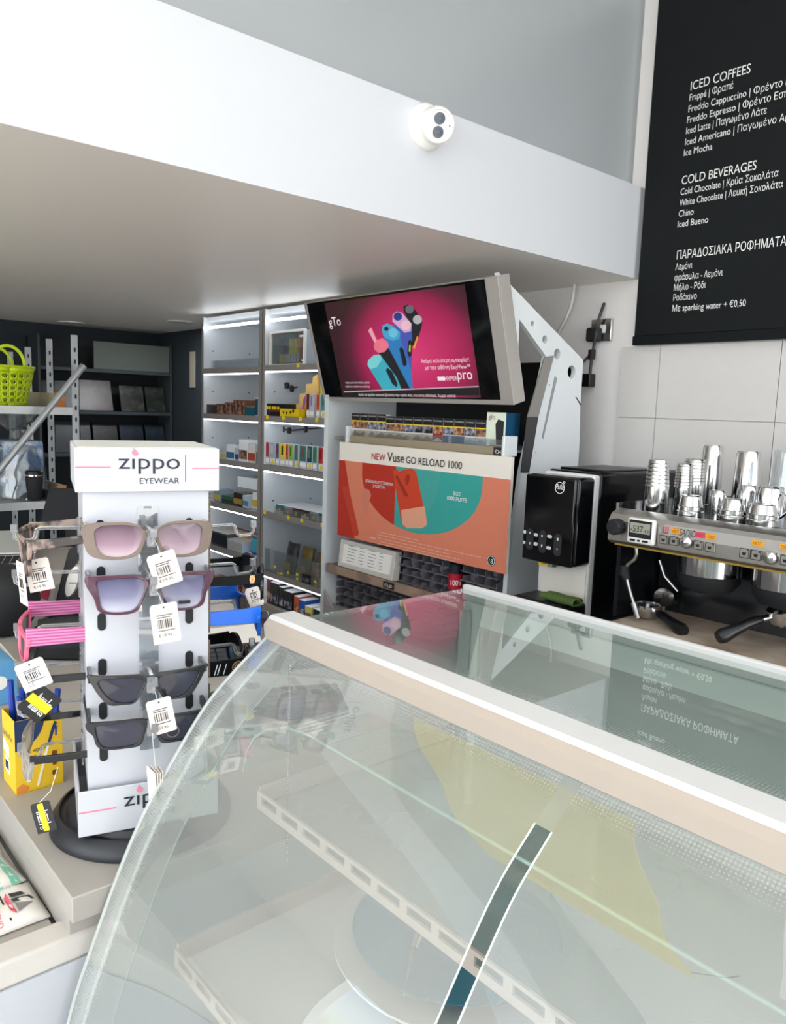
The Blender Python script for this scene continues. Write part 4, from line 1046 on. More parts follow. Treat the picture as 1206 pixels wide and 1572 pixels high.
MB().box(EX0, EX0+.012, EY+.05, 2.2, .99, 1.205).build('side_cheek', mat('cheek_dark', '24262a', .2, .5), t)
MB().box(EX0+.02, EX1, EY+.003, EY+.006, 1.2025, 1.207).build('yellow_edge', mat('edge_brass', 'a88a3a', .4, .4), t)
MB().box(EX0+.012, EX1, 1.80, 2.15, .955, .985).build('drip_tray', BRUSH, t, bevel=.004)
b = MB().box(EX0+.03, EX1, 1.825, 2.13, .985, .9875); b.build('drip_grate', duo('dirty_grate', '9a8062', 'c2b5a6', 'NOISE', 14, .5, .45, .2, 0), t)
MB().box(EX0+.012, EX1, 1.794, 1.802, .962, .989).build('tray_front', BRUSH, t, bevel=.003)
b = MB().box(EX0+.035, EX1, 1.808, 1.818, .985, .9885)
b.build('black_gutter', BLACK, t)
b = MB()
for k in range(7): b.box(EX0+.07+.09*k, EX0+.074+.09*k, 1.806, 1.812, .985, .9895)
b.build('gutter_studs', PRINTW, t)
b = MB()
for x_ in (EX0+.06, EX1-.06):
    for y_ in (1.9, 2.3): b.lathe([(.025, .88), (.022, .955)], (x_, y_, 0))
b.build('feet', MATBLK, t)
MB().box(EX0+.03, EX1, 1.86, 2.35, .90, .955).build('undertray', mat('under_dark', '1a1b1d', .5), t)
ef = frame((0, EY-.0025, 0), (1, 0, 0), (0, 0, 1))
def es(px, py): a = aty(px, py, EY-.002); return a.x, a.z
# label band, lettering, buttons, knobs, stickers
l0, l1 = es(1018, 824), es(1206, 850)
MB().box(l0[0], EX1, EY-.004, EY-.001, 1.249, 1.278).build('label_band', mat('label_grey', 'b2aea8', .4), t)
b = MB()
a = es(1031, 818); b.text('CASADIO', frame((a[0], EY-.0045, 1.256), (1, 0, 0), (0, 0, 1)), width=.065, size=.026, bold=.02, shear=.15)
b.build('maker_lettering', PRINT, t)
b = MB(); a = es(1022.5, 815)
for dx in (-.006, 0, .006): b.box(a[0]+dx-.0014, a[0]+dx+.0014, EY-.0048, EY-.0042, 1.257, 1.274)
b.box(a[0]-.007, a[0]+.007, EY-.0048, EY-.0042, 1.255, 1.258)
b.build('maker_emblem', mat('emblem_red', 'c23a3a', .4), t)
for px, py, w_, c, s in ((1038, 815.5, .024, 'f0a020', 'HOT'), (1075, 821, .026, 'e8406a', 'HOT'), (1092, 824, .026, 'f2a82a', 'COLD'), (1164, 834, .030, 'f2a82a', 'HOT'), (1206, 840, .026, 'f2a82a', 'COLD')):
    a = es(px, py)
    MB().box(a[0]-w_/2, a[0]+w_/2, EY-.0062, EY-.0052, a[1]-.007, a[1]+.007, 0).build('sticker', mat('sticker_'+c, c, .5), t)
    MB().text(s, frame((a[0], EY-.0064, a[1]-.004), (1, 0, 0), (0, 0, 1)), width=w_*.7, size=.011, align='C').build('sticker_ink', mat('ink_brown', '7a4a20', .6), t)
BTN = mat('button_grey', '9a968e', .35, .4)
for px, py in ((1019, 828), (1035, 830), (1072, 836.5), (1090, 840), (1143, 849), (1161, 852), (1206, 860), (1224, 864)):
    a = es(px, py)
    if a[0] > EX1-.02: continue
    MB().box(a[0]-.0125, a[0]+.0125, EY-.006, EY-.001, a[1]-.0125, a[1]+.0125).build('button', BTN, t, bevel=.003)
    b = MB(); b.ring([(a[0]+dx*.0115, a[1]+dz*.0115) for dx, dz in ((-1, -1), (1, -1), (1, 1), (-1, 1))], [(a[0]+dx*.0102, a[1]+dz*.0102) for dx, dz in ((-1, -1), (1, -1), (1, 1), (-1, 1))], .0036, .004, 0, ef)
    b.prism([(a[0]-.006, a[1]+.002), (a[0]-.004, a[1]-.005), (a[0]+.003, a[1]-.005), (a[0]+.005, a[1]+.002)], .0036, .004, 0, ef)
    b.disc(a[0]+.008, a[1]+.008, .0018, .0041, 0, ef, 10)
    b.build('button_print', PRINT, t, smooth=0)
for px, py in ((1054, 832), (1183, 856)):
    a = es(px, py)
    MB().lathe([(.017, 0), (.0165, .006), (.012, .013), (.006, .016), (0, .0165)], M=frame((a[0], EY-.002, a[1]), (1, 0, 0), (0, 0, 1)), seg=24).build('steam_knob', mat('knob_chrome', 'e0e0e0', .08, 1), t)
a = es(950, 808)
b = MB().lathe([(.021, 0), (.023, .010), (.022, .028), (.018, .034), (0, .035)], M=frame((a[0], EY-.002, a[1]), (1, 0, 0), (0, 0, 1)), seg=12)
b.build('side_knob', MATBLK, t, smooth=20)
# group heads
for px, nm in ((1090, 'x'), (1206, 'y')):
    gx = aty(px, 860, 1.965).x if px == 1090 else -.775
    b = MB().lathe([(.080, 1.205), (.080, 1.150), (.074, 1.148), (0, 1.148)], (gx, 1.965, 0), 36); b.build('group_head', STEEL, t)
    MB().lathe([(.078, 1.150), (.079, 1.130), (.064, 1.108), (.040, 1.104), (.040, 1.100), (0, 1.100)], (gx, 1.965, 0), 36).build('group_skirt', MATBLK, t)
# portafilter locked in the right group, handle pointing to the camera's left
HND = mat('handle_black', '121316', .3, noise=.05)
def portafilter(par, c, ang, tilt):
    M = Matrix.Translation(c) @ Matrix.Rotation(ang, 4, 'Z') @ Matrix.Rotation(tilt, 4, 'Y')
    b = MB().lathe([(.030, -.035), (.034, -.03), (.036, 0), (.033, 0), (.030, -.028), (0, -.03)], M=M, seg=28); b.build('basket', STEEL, par)
    b = MB().tube([(.033, 0, -.012), (.06, 0, -.010)], .008, 0, 10, M); b.build('neck', STEEL, par)
    b = MB().tube([(.058, 0, -.010), (.075, 0, -.010), (.10, 0, -.012), (.135, 0, -.016), (.165, 0, -.020), (.178, 0, -.021)], [.010, .013, .012, .015, .019, .015], 0, 20, M); b.build('handle', HND, par)
    b = MB().tube([(0, 0, -.03), (0, .008, -.045), (0, .018, -.052)], .006, 0, 8, M).tube([(0, 0, -.03), (0, -.008, -.045), (0, -.018, -.052)], .006, 0, 8, M); b.build('spout', STEEL, par)
t2 = thing('portafilter', 'portafilter locked into the right group of the espresso machine', 'portafilter', (-.775, 1.965, 1.05))
portafilter(t2, Vector((-.775, 1.955, 1.098)), math.atan2(-.72, -.45), 0.30)
q = atz(992, 948, .9875)
t2 = thing('portafilter', 'loose portafilter lying on the drip tray with black handle forward', 'portafilter', (q.x, q.y, .9875))
portafilter(t2, Vector((q.x, q.y, 1.0265)), math.atan2(-.23, .45), .04)
# pressure gauge standing by the loose portafilter
q = aty(1018, 916, 2.05)
t2 = thing('pressure_gauge', 'small round pressure gauge with dark face near the loose portafilter', 'gauge', (q.x, 2.05, .99))
gm = frame((q.x, 2.05, q.z), (.8, .5, 0), (0, 0, 1))
MB().lathe([(.026, -.012), (.028, 0), (.028, .006), (.025, .008)], M=gm, seg=24).build('case', mat('gauge_case', '5a5654', .2, .9), t2)
MB().lathe([(.025, .0065), (0, .0065)], M=gm, seg=24).build('dial', mat('gauge_dial', '8a807c', .5), t2)
MB().box(-.001, .001, -.002, .018, .007, .008, 0, gm).box(-.001, .012, -.001, .001, .007, .008, 0, gm).build('needle', PRINT, t2)
MB().tube([(q.x, 2.052, q.z-.026), (q.x, 2.05, .989)], .007).build('stem', STEEL, t2)
# steam wand
P = lambda px, py, y=1.90: aty(px, py, y)
b = MB().tube([P(976, 838), P(977, 850), P(974, 858), P(964, 866), P(959, 874), P(958, 882)], .0055, 0, 10); b.build('wand_pipe', BRUSH, esp)
b = MB().tube([P(958, 868), P(958, 880), P(962, 890)], [.012, .015, .011], 0, 10); b.build('wand_grip', MATBLK, esp)
b = MB().tube([P(962, 889), P(966, 905), P(972, 925)], .005, 0, 10).tube([P(972, 925), P(979, 949)], [.009, .008], 0, 10); b.build('wand_tip', BRUSH, esp)
b = MB().tube([P(1012, 860, 2.03), P(1020, 885, 2.03), P(1040, 908, 2.03)], .004, 0, 8); b.build('water_spout', BRUSH, esp)

# ---- kitchen timer stuck to the hood
c = [es(969, 793), es(1009, 799), es(1008, 838), es(966, 831)]
tx0, tx1, tz0, tz1 = (c[0][0]+c[3][0])/2, (c[1][0]+c[2][0])/2, (c[2][1]+c[3][1])/2, (c[0][1]+c[1][1])/2
t = thing('kitchen_timer', 'white digital kitchen timer stuck on the espresso machine hood', 'timer', ((tx0+tx1)/2, EY-.012, tz0))
MB().box(tx0, tx1, EY-.020, EY-.003, tz0, tz1).build('case', mat('timer_white', 'eceae6', .4), t, bevel=.006, seg=3)
tw, th = tx1-tx0, tz1-tz0
MB().box(tx0+tw*.08, tx1-tw*.08, EY-.0208, EY-.0195, tz0+th*.24, tz1-th*.07).build('black_face', PRINT, t, bevel=.0004)
MB().box(tx0+tw*.13, tx1-tw*.13, EY-.0214, EY-.0205, tz0+th*.42, tz1-th*.17).build('display', mat('lcd_green_grey', 'a3a493', .3), t)
MB().text('-537', frame((tx0+tw*.16, EY-.0218, tz0+th*.47), (1, 0, 0), (0, 0, 1)), width=tw*.46, size=th*.36).text('43', frame((tx0+tw*.66, EY-.0218, tz0+th*.46), (1, 0, 0), (0, 0, 1)), width=tw*.17, size=th*.2).build('digits', PRINT, t)
b = MB()
for fx, fw2 in ((.14, .20), (.42, .10), (.60, .22)): b.box(tx0+tw*fx, tx0+tw*(fx+fw2), EY-.0215, EY-.0195, tz0+th*.09, tz0+th*.17)
b.build('buttons', BLACK, t, bevel=.0008)

# ---- steel cups on the cup tray
ZT = 1.290
def cup(px, y, r0, r1, pytop, label, rings=0, lip=True):
    q = aty(px, 770, y)
    # base centre: keep px at tray height
    lo = atz(px, pr_y(px, y), ZT)
    x = lo.x; top = aty(px, pytop, y).z
    h = top-ZT
    t = thing('steel_cup', label, 'cup', (x, y, ZT), group='steel cups on the espresso machine')
    if rings == 0:
        MB().lathe([(r0, 0), (r0+.001, .003), (r1+.001, h*.96), (r1-.003, h), (0, h-.001)], (x, y, ZT), 32).build('wall', STEEL, t)
        MB().lathe([(r0+.002, 0), (r0+.0025, .004), (r0, .006)], (x, y, ZT), 32).build('rim', STEEL, t)
    else:
        MB().lathe([(r0, 0), (r0+.001, .002), (r0-.002, h*.5)], (x, y, ZT), 32).build('wall', STEEL, t)
        b = MB(); p_ = []; n = rings
        for k in range(n):
            z0_, z1_ = h*(.5+.5*k/n), h*(.5+.5*(k+1)/n); rr = r0-.002+(r1-r0+.002)*(k/n)
            p_ += [(rr, z0_), (rr+.0015, z0_+.001), (rr+.0008, z0_+.003), (rr-.001, z1_-.0005)]
        p_ += [(r1-.002, h), (0, h-.002)]
        b.lathe(p_, (x, y, ZT), 32); b.build('nested_cups', STEEL, t, smooth=60)
    return t
def pr_y(px, y):
    """image row where the vertical through column px at depth y meets the tray"""
    lo, hi = 600, 900
    for _ in range(40):
        m_ = (lo+hi)/2
        if aty(px, m_, y).z > ZT: lo = m_
        else: hi = m_
    return lo
cup(1005, 1.965, .034, .026, 705, 'tall stack of nested steel cups at the left front of the tray', 7)
cup(1045, 2.06, .026, .021, 711, 'slim stack of nested steel cups between the tall stack and wide stack', 8)
cup(1061, 2.16, .034, .028, 704, 'wide stack of nested steel cups behind the slim stack', 8)
cup(1087, 2.30, .031, .028, 683, 'tallest plain steel shaker at the back of the tray')
cup(1142, 2.30, .040, .034, 692, 'wide plain steel shaker right of the tallest one')
t = None
def lid_cup(px, y, R, pytop, label):
    x = atz(px, pr_y(px, y), ZT).x; h = max(.03, aty(px, pytop, y).z-ZT)
    t = thing('steel_jigger', label, 'cup', (x, y, ZT), group='low steel cups on the espresso machine')
    MB().lathe([(R, 0), (R+.001, .002), (R+.001, h*.30), (R-.001, h*.34), (R, h*.36), (R, h*.52), (R-.003, h*.55)], (x, y, ZT), 36).build('band', STEEL, t, smooth=25)
    MB().lathe([(R-.003, h*.55), (R*.78, h*.96), (R*.7, h), (0, h-.001)], (x, y, ZT), 36).build('dome', STEEL, t)
lid_cup(1058, 1.955, .034, 760, 'low domed steel cup in front of the slim stack')
lid_cup(1122, 1.975, .034, 765, 'low domed steel cup in the middle of the front row')
lid_cup(1168, 1.985, .038, 773, 'low domed steel cup at the right of the front row')
def pitcher(px, y, R, pytop, label, handle):
    x = atz(px, pr_y(px, y), ZT).x; h = aty(px, pytop, y).z-ZT
    t = thing('milk_jug', label, 'jug', (x, y, ZT), group='steel jugs on the espresso machine')
    MB().lathe([(R, 0), (R, h*.2), (R*.96, h*.75), (R*.86, h*.95), (R*.7, h), (0, h)], (x, y, ZT), 32).build('body', STEEL, t)
    if handle: MB().tube([(x+R*.9, y-.004, ZT+h*.85), (x+R*1.5, y-.01, ZT+h*.7), (x+R*1.55, y-.01, ZT+h*.35), (x+R*.95, y-.004, ZT+h*.15)], .004).build('handle', STEEL, t)
pitcher(1099, 2.06, .024, 752, 'small upturned steel jug between two low domed cups', 0)
pitcher(1144, 2.12, .030, 744, 'upturned steel jug under the wide shaker', 0)
pitcher(1176, 2.08, .036, 746, 'upturned steel jug with handle at the right', 1)
x = atz(1200, pr_y(1200, 2.2), ZT).x; h = aty(1200, 690, 2.2).z-ZT
o = MB().lathe([(.046, 0), (.046, .004), (.036, h-.01), (.034, h), (0, h-.004)], (x, 2.2, ZT), 32).build('plastic_cup', CLEAR)
tag(o, 'clear upturned plastic cup at the right edge beside the wide shaker', 'cup')

# ================================================================== socket, plug and leads on the plain wall
q = aty(931, 507, 2.6)
t = thing('wall_socket', 'steel double wall socket beside the menu board', 'socket', (q.x, 2.59, q.z))
MB().box(q.x-.062, q.x+.03, 2.584, 2.6, q.z-.042, q.z+.042).build('plate', STEEL, t, bevel=.003)
MB().box(q.x-.02, q.x+.005, 2.580, 2.585, q.z-.012, q.z+.02).build('switch', mat('socket_white', 'e0e0de', .4), t, bevel=.002)
q2 = aty(914, 514, 2.57)
t = thing('power_plug', 'black three pin plug in the steel wall socket', 'plug', (q2.x, 2.57, q2.z-.02))
MB().box(q2.x-.03, q2.x+.022, 2.545, 2.584, q2.z-.026, q2.z+.026).build('body', MATBLK, t, bevel=.008, seg=3)
A = lambda x_, y_, d=2.565: aty(x_, y_, d)
MB().tube([A(927, 466, 2.595), A(922, 480), A(917, 495), A(914, 515, 2.545), A(910, 538), A(908, 548), A(906, 565), A(905, 578)], .006).build('cord', mat('grey_black_cord', '3a3a3c', .5), t)
MB().tube([A(908.5, 537), A(907.5, 552)], .014, 0, 12).build('ferrite', MATBLK, t)
MB().box(A(903, 583).x-.022, A(903, 583).x+.018, 2.545, 2.585, A(903, 594).z, A(903, 574).z).build('connector', BLACK, t, bevel=.003)
b = MB().tube([aty(881, 436, 2.56), aty(879, 455, 2.56), aty(874, 475, 2.555), aty(865, 494, 2.56), aty(855, 512, 2.58), aty(850, 522, 2.595)], .0065, 0, 10)
tag(b.build('white_cable', mat('cable_white', 'd4d4d0', .5)), 'white cable dropping from the low ceiling behind the perforated panel', 'cable')
b = MB().tube([aty(906, 543, 2.57), aty(900, 549, 2.58), aty(893, 556, 2.59)], .003).tube([aty(906, 545, 2.57), aty(898, 554, 2.575), aty(894, 557, 2.59)], .0025)
tag(b.build('thin_wires', mat('wire_brown', '7a6258', .5)), 'thin brown wires running from the plug cord to the perforated panel', 'wire')

# ================================================================== curved glass display case
CX0, CX1 = -.765, .95
TOPZ = 1.295
t = case = thing('display_case', 'long refrigerated display case with curved front glass in the foreground', 'display case', (.1, .5, 0))
RAIL = mat('case_rail_beige', 'aba095', .35, noise=.02); RAILW = mat('case_rail_white', 'cfcfce', .3, noise=.02)
px_ = frame((CX0-.022, 0, 0), (0, 1, 0), (0, 0, 1))
LEN = CX1-CX0+.022
MB().prism([(.488, 1.2705), (.486, 1.288), (.492, 1.2945), (.504, 1.290), (.504, 1.2705)], 0, LEN, 0, px_).build('front_rail', RAIL, t, smooth=20)
MB().prism([(.492, 1.2946), (.497, 1.2985), (.528, 1.2985), (.528, 1.2925), (.504, 1.2902)], 0, LEN, 0, px_).build('rail_cap', RAILW, t, smooth=20)
# curved profile of the front glass (y, z)
key = [(.495, 1.274), (.479, 1.262), (.446, 1.236), (.410, 1.203), (.371, 1.150), (.332, 1.090), (.304, 1.032), (.281, .975), (.252, .896), (.232, .80), (.224, .72)]
def catmull(k, n=5):
    P = [Vector((a, b_)) for a, b_ in k]; P = [2*P[0]-P[1]]+P+[2*P[-1]-P[-2]]; out = []
    for i in range(1, len(P)-2):
        for s_ in range(n):
            u = s_/n
            out.append(.5*((2*P[i])+(P[i+1]-P[i-1])*u+(2*P[i-1]-5*P[i]+4*P[i+1]-P[i+2])*u*u+(3*P[i]-P[i-1]-3*P[i+1]+P[i+2])*u**3))
    return out+[P[-2]]
prof = catmull(key)
arc_ = [0]
for a, c in zip(prof, prof[1:]): arc_.append(arc_[-1]+(c-a).length)
GLF = pane('front_glass', 'eef4f1', .12, .25, 'f2f3f0', frit=[(1, 0, .036)])  # strong pale film, partly standing in for reflections and a brighter interior
GLF2 = pane('front_glass_end', 'eef4f1', .12, .25, 'f2f3f0', frit=[(1, 0, .034), (0, CX0, .03)])
JX = -.335
def front(x0, x1, m):
    b = MB(); n = 8
    xs_ = [x0+(x1-x0)*i/n for i in range(n+1)]
    b.sheet([[(x, p.x, p.y) for x in xs_] for p in prof], 0, None, [[(x, s_) for x in xs_] for s_ in arc_])
    return b.build('front_glass', m, t, smooth=60)
front(CX0-.022, JX-.008, GLF2); front(JX+.008, CX1, GLF)
up_ = [(p.x, p.y) for p in prof if p.y > 1.238]
b = MB(); b.sheet([[(x, y, z) for x in (JX-.008, JX+.008)] for y, z in up_]); b.build('joint_cap', pane('joint_cap_glass', 'eef4f1', .10, .30, 'f0f1ee'), t)
EDGE = mat('glass_edge', 'cfd8d4', .25, noise=.02)
EDGEG = mat('glass_edge_green', '93a8a0', .2, noise=.02)
for x in (JX-.008, JX+.008):
    MB().tube([(x, p.x, p.y) for p in prof if p.y < 1.245], .0008, 0, 6).build('glass_edge', EDGE, t)
# end glass with its frosted band along the curve
pe = frame((CX0, 0, 0), (0, 1, 0), (0, 0, 1))
ins = [(p.x, p.y) for p in prof]
def inset(d):
    out = []
    for i, p in enumerate(prof):
        a = prof[max(0, i-1)]; c = prof[min(len(prof)-1, i+1)]
        tg = (c-a).normalized(); nn = Vector((-tg.y, tg.x))
        if nn.x < 0: nn = -nn
        out.append((p.x+nn.x*d, p.y+nn.y*d))
    return out
i1, i2 = inset(.006), inset(.040)
b = MB()
poly_pts = [(CX0, y, z) for y, z in i2]+[(CX0, .80, .72), (CX0, .80, 1.288), (CX0, .52, 1.288)]
b.poly(poly_pts); b.build('end_glass', pane('end_glass', 'e9f1ee', .05, .10, 'eef0ee'), t, smooth=0)
b = MB(); b.sheet([[(CX0, *p) for p in i1], [(CX0, *p) for p in i2]], 0, None, [[(0, k*.012) for k in range(len(i1))], [(.034, k*.012) for k in range(len(i1))]])
b.build('end_band', pane('end_band', 'dfe6e2', .05, .42, 'dfe0dc', frit=[(0, .034, .03)]), t, smooth=0)
MB().tube([(CX0, *p) for p in i1], .0022, 0, 6).build('end_lip', EDGE, t)
MB().tube([(CX0-.022, p.x, p.y) for p in prof], .0020, 0, 6).build('end_lip', mat('lip_grey', 'b5bbb8', .25), t)
MB().tube([(CX0, *p) for p in i2], .0013, 0, 6).build('end_lip', EDGEG, t)
b = MB(); b.sheet([[(CX0-.022, p.x, p.y) for p in prof], [(CX0, *p) for p in i1]])
b.build('end_margin', pane('end_margin', 'cdd3d0', .06, .30, 'c6cac7'), t)
# flat top glass with printed dots, back rail
b = MB(); n = 6
b.sheet([[(CX0+(CX1-CX0)*i/n, y, 1.2955) for i in range(n+1)] for y in (.527, .806)], 0, None, [[(CX0+(CX1-CX0)*i/n, y) for i in range(n+1)] for y in (.527, .806)])
b.build('top_glass', pane('top_glass', 'cfe0da', .16, .20, 'e6ebe8', frit=[(1, .527, .035), (1, .806, .045), (0, CX0, .045)]), t, smooth=0)
MB().box(CX0, CX1, .806, .816, 1.280, 1.302).build('back_rail', RAILW, t, bevel=.002)
MB().box(CX0, CX0+.004, .527, .806, 1.291, 1.2952).build('top_edge', EDGEG, t)
# back doors, back posts, lower cabinet, cooled deck
DOORM = mat('case_door_pale', 'eceeeb', .4, noise=.03)
for k in range(3):
    x0_ = CX0+.01+k*.57
    b = MB().ring([(x0_, .80), (x0_+.565, .80), (x0_+.565, 1.28), (x0_, 1.28)], [(x0_+.03, .83), (x0_+.535, .83), (x0_+.535, 1.25), (x0_+.03, 1.25)], 0, .012, 0, frame((0, .812-.004*(k % 2), 0), (1, 0, 0), (0, 0, 1)))
    d = b.build('sliding_door', DOORM, t, smooth=0)
    MB().box(x0_+.03, x0_+.535, .803, .805, .83, 1.25).build('door_pane', pane('door_pane', 'dfe6e4', .06, .45, 'dde0dd'), d)
LAM = mat('case_white_body', 'c3c6cc', .4, noise=.02)
MB().box(CX0, CX1, .25, .815, .06, .72).build('base_cabinet', LAM, t, bevel=.004)
MB().box(CX0+.02, CX1, .27, .79, 0, .06).build('kick_plinth', MATBLK, t)
MB().box(CX0+.004, CX1, .30, .80, .76, .775).build('cooled_deck', mat('deck_steel', 'd8dad8', .45, .2, noise=.06), t)
MB().box(CX0+.002, CX1, .228, .80, .715, .76).build('deck_surround', LAM, t)
# slotted tray shelves
RIMM = mat('shelf_rim_plastic', 'b5a9a2', .4, noise=.03)
FLOORP = pane('shelf_sheet', 'dfe4e1', .05, .32, 'd9dbd7')
def shelf(nm, x0, x1, y0, y1, z, rim, m_floor):
    s_ = MB().box(x0, x1, y0, y1, z, z+.004).build(nm, m_floor, t)
    b = MB()
    b.box(x0, x0+.004, y0, y1, z, z+rim)
    b.box(x0, x1, y0-.003, y0, z-.002, z+.007).box(x0, x1, y0-.003, y0, z+.016, z+.020)
    x = x0
    while x < x1:
        b.box(x, min(x1, x+.010), y0-.003, y0, z+.007, z+.016); x += .042
    b.build('slotted_rim', RIMM, s_)
    return s_
shelf('tray_shelf', -.742, .9, .455, .770, 1.085, .024, FLOORP)
shelf('tray_shelf', -.742, .9, .352, .780, .932, .026, mat('lower_tray', 'd0cdc9', .5, noise=.05))
b = MB()
for x in (-.742, .05, .88):
    b.box(x-.006, x+.006, .785, .795, .775, 1.27)
b.build('shelf_post', mat('post_grey', 'b9bdbc', .4, .3), t)
# bent clear shelf above, its greenish front edge
pr2 = [(-.752, 1.128), (-.745, 1.155), (-.728, 1.178), (-.700, 1.197), (-.665, 1.211), (-.62, 1.217), (-.5, 1.217), (.0, 1.217), (.9, 1.217)]
b = MB(); b.sheet([[(x, y, z) for x, z in pr2] for y in (.44, .53)])
sh = b.build('bent_glass_shelf', pane('clear_shelf', 'eef4f1', .06, .05, 'eef0ee'), t)
MB().tube([(x, .44, z) for x, z in pr2], .0016, 0, 6).build('shelf_edge', EDGEG, sh)
MB().box(-.745, .9, .30, .80, 1.262, 1.270).build('lamp_shade', pane('shade_sheet', 'eef2f0', .05, .12, 'f0f0ee'), t) if False else None
# bead chain
def chain(pts):
    b = MB(); n = 70
    for k in range(n):
        u = k/(n-1)*(len(pts)-1); i = min(int(u), len(pts)-2); p = Vector(pts[i]).lerp(Vector(pts[i+1]), u-i)
        b.lathe([(0, -.0017), (.0015, -.0008), (.0015, .0008), (0, .0017)], p, 6)
    return b
q = aty(440, 1030, .475); q2 = aty(431, 1335, .475)
tag(chain([(-.705, .470, 1.262), (-.705, .470, 1.028)]).build('bead_chain', STEEL), 'thin steel bead chain hanging inside the left end of the display case', 'chain')
# cake dish, blue plate, knife
o = MB().lathe([(.06, 0), (.09, .003), (.132, .012), (.142, .017), (.142, .020), (.131, .016), (.09, .007), (0, .005)], (-.556, .606, .9365), 64).build('serving_dish', mat('dish_white', 'e8e2da', .2, noise=.02))
tag(o, 'wide white round dish under the blue plate in the display case', 'dish')
o = MB().lathe([(.05, 0), (.09, .002), (.115, .010), (.118, .014), (.115, .014), (.09, .006), (0, .004)], (-.556, .602, .9565), 64).build('cake_plate', mat('plate_blue', '4f90a8', .2, noise=.06, scale=12))
tag(o, 'light blue round cake plate on the white dish in the display case', 'plate')
k0, k1, k2 = atz(655, 1400, .985), atz(634, 1455, .975), atz(622, 1522, .966)
t2 = thing('cake_knife', 'slim steel cake knife lying across the light blue plate', 'knife', (k1.x, k1.y, .966))
MB().tube([k0, k0.lerp(k1, .5), k1], [.0045, .0052, .004], 0, 8, None, .6).build('handle', STEEL, t2)
bl = frame(k1, k2-k1, (0, 0, 1)); Lk = (k2-k1).length
MB().prism([(0, -.004), (Lk, -.003), (Lk+.008, .002), (Lk*.9, .006), (0, .005)], -.0008, .0008, 0, bl).build('blade', STEEL, t2)

# ================================================================== sales counter left of the case
b = MB().box(-2.95, -.796, .258, 1.02, .990, 1.02)
tag(b.build('counter_slab', CREAM, bevel=.0015), 'pale grey counter slab carrying the white eyewear stand', 'counter top')
t = thing('sales_counter', 'white sales counter with low candy ledge left of the display case', 'counter', (-1.8, .4, 0))
MB().box(-2.92, -.815, .30, 1.0, 0, .9895).build('body', LAM, t)
MB().box(-2.92, -.815, .2615, .30, .955, .9895).build('ledge_back', CREAM, t)
MB().box(-2.92, -.811, -.10, .30, 0, .935).build('front_body', LAM, t)
MB().box(-2.92, -.815, -.10, .257, .935, .955).build('candy_ledge', CREAM, t, bevel=.001)
b = MB().box(-.848, -.812, -.10, .30, .935, .966); b.build('ledge_lip', mat('lip_cream', 'd2cdc6', .4), t, bevel=.004, seg=3)
# candy bags
def bag(name, label, c, ang, w_, h_, z, base, deco):
    t = thing(name, label, 'sweet bag', (c[0], c[1], z), 0, 'sweet bags on the ledge')
    M = Matrix.Translation((c[0], c[1], z)) @ Matrix.Rotation(ang, 4, 'Z')
    def pt(u, v, o=0):
        e = min(1, 6*min(u, 1-u))*min(1, 6*min(v, 1-v))
        return M @ Vector(((u-.5)*w_, (v-.5)*h_, .002+.010*e+.0015*math.sin(17*u+5*v)*e+o))
    b = MB(); n = 14
    b.sheet([[pt(i/n, j/n) for i in range(n+1)] for j in range(n+1)]); b.build('bag', base, t, solid=.0008)
    for u0, u1, v0, v1, m_, sl in deco:
        b = MB(); b.sheet([[pt(u0+(u1-u0)*i/8, min(1, max(0, v0+(v1-v0)*j/2+sl*i/8)), .0008) for i in range(9)] for j in range(3)]); b.build('print', m_, t)
    return t, pt
WB = mat('bag_white', 'ece8e2', .35, noise=.02); GB = mat('bag_green', '7fcbb2', .4); BB = mat('bag_blue', '86a9cc', .4); RB = mat('bag_red', 'd8576a', .4); KB = mat('bag_dark', '3a3836', .5)
def on_bag(pt, par, nm, poly, m_, lift=.0012):
    b = MB(); b.poly([pt(u, v, lift+.0012) for u, v in poly]); b.build(nm, m_, par, smooth=0)
def bag_text(pt, par, s, u0, v0, du, dv, m_, nm):
    vv, ff, a0, a1 = text_data(s, .03); b = MB()
    b.add([pt(u0+du[0]*(v.x-a0)/(a1-a0)+dv[0]*v.y, v0+du[1]*(v.x-a0)/(a1-a0)+dv[1]*v.y, .0016) for v in vv], ff); b.build(nm, m_, par, smooth=0)
tb, pt = bag('sweet_bag', 'white sweet bag with red lettering and black sailing ship, nearest on the ledge', (-.915, .210), 0, .085, .098, .955, WB, [(.04, .96, .04, .09, RB, 0)])
bag_text(pt, tb, "FISHERMAN'S FRIEND", .06, .44, (.88, 0), (0, .10), RB, 'lettering')
on_bag(pt, tb, 'price_sticker', [(.30, .30), (.52, .28), (.54, .42), (.32, .44)], YELLOW, .0017)
on_bag(pt, tb, 'ship_base', [(.18, .585), (.90, .585), (.90, .605), (.18, .605)], KB)
on_bag(pt, tb, 'ship_hull', [(.34, .66), (.42, .62), (.74, .62), (.84, .68), (.60, .66)], RB)
on_bag(pt, tb, 'ship_sail', [(.36, .68), (.44, .70), (.46, .86), (.38, .82)], KB, .0014)
on_bag(pt, tb, 'ship_sail', [(.48, .68), (.60, .69), (.58, .93), (.50, .88)], KB, .0014)
on_bag(pt, tb, 'ship_sail', [(.64, .69), (.82, .70), (.66, .90)], mat('bag_grey', '8a8784', .5), .0014)
tb, pt = bag('sweet_bag', 'green striped sweet bag behind the white ship bag', (-.995, .205), .12, .085, .095, .957, WB, [(0, 1, .05, .17, GB, .04), (0, 1, .30, .42, GB, .04), (0, 1, .55, .67, GB, .04), (0, 1, .78, .90, GB, .04)])
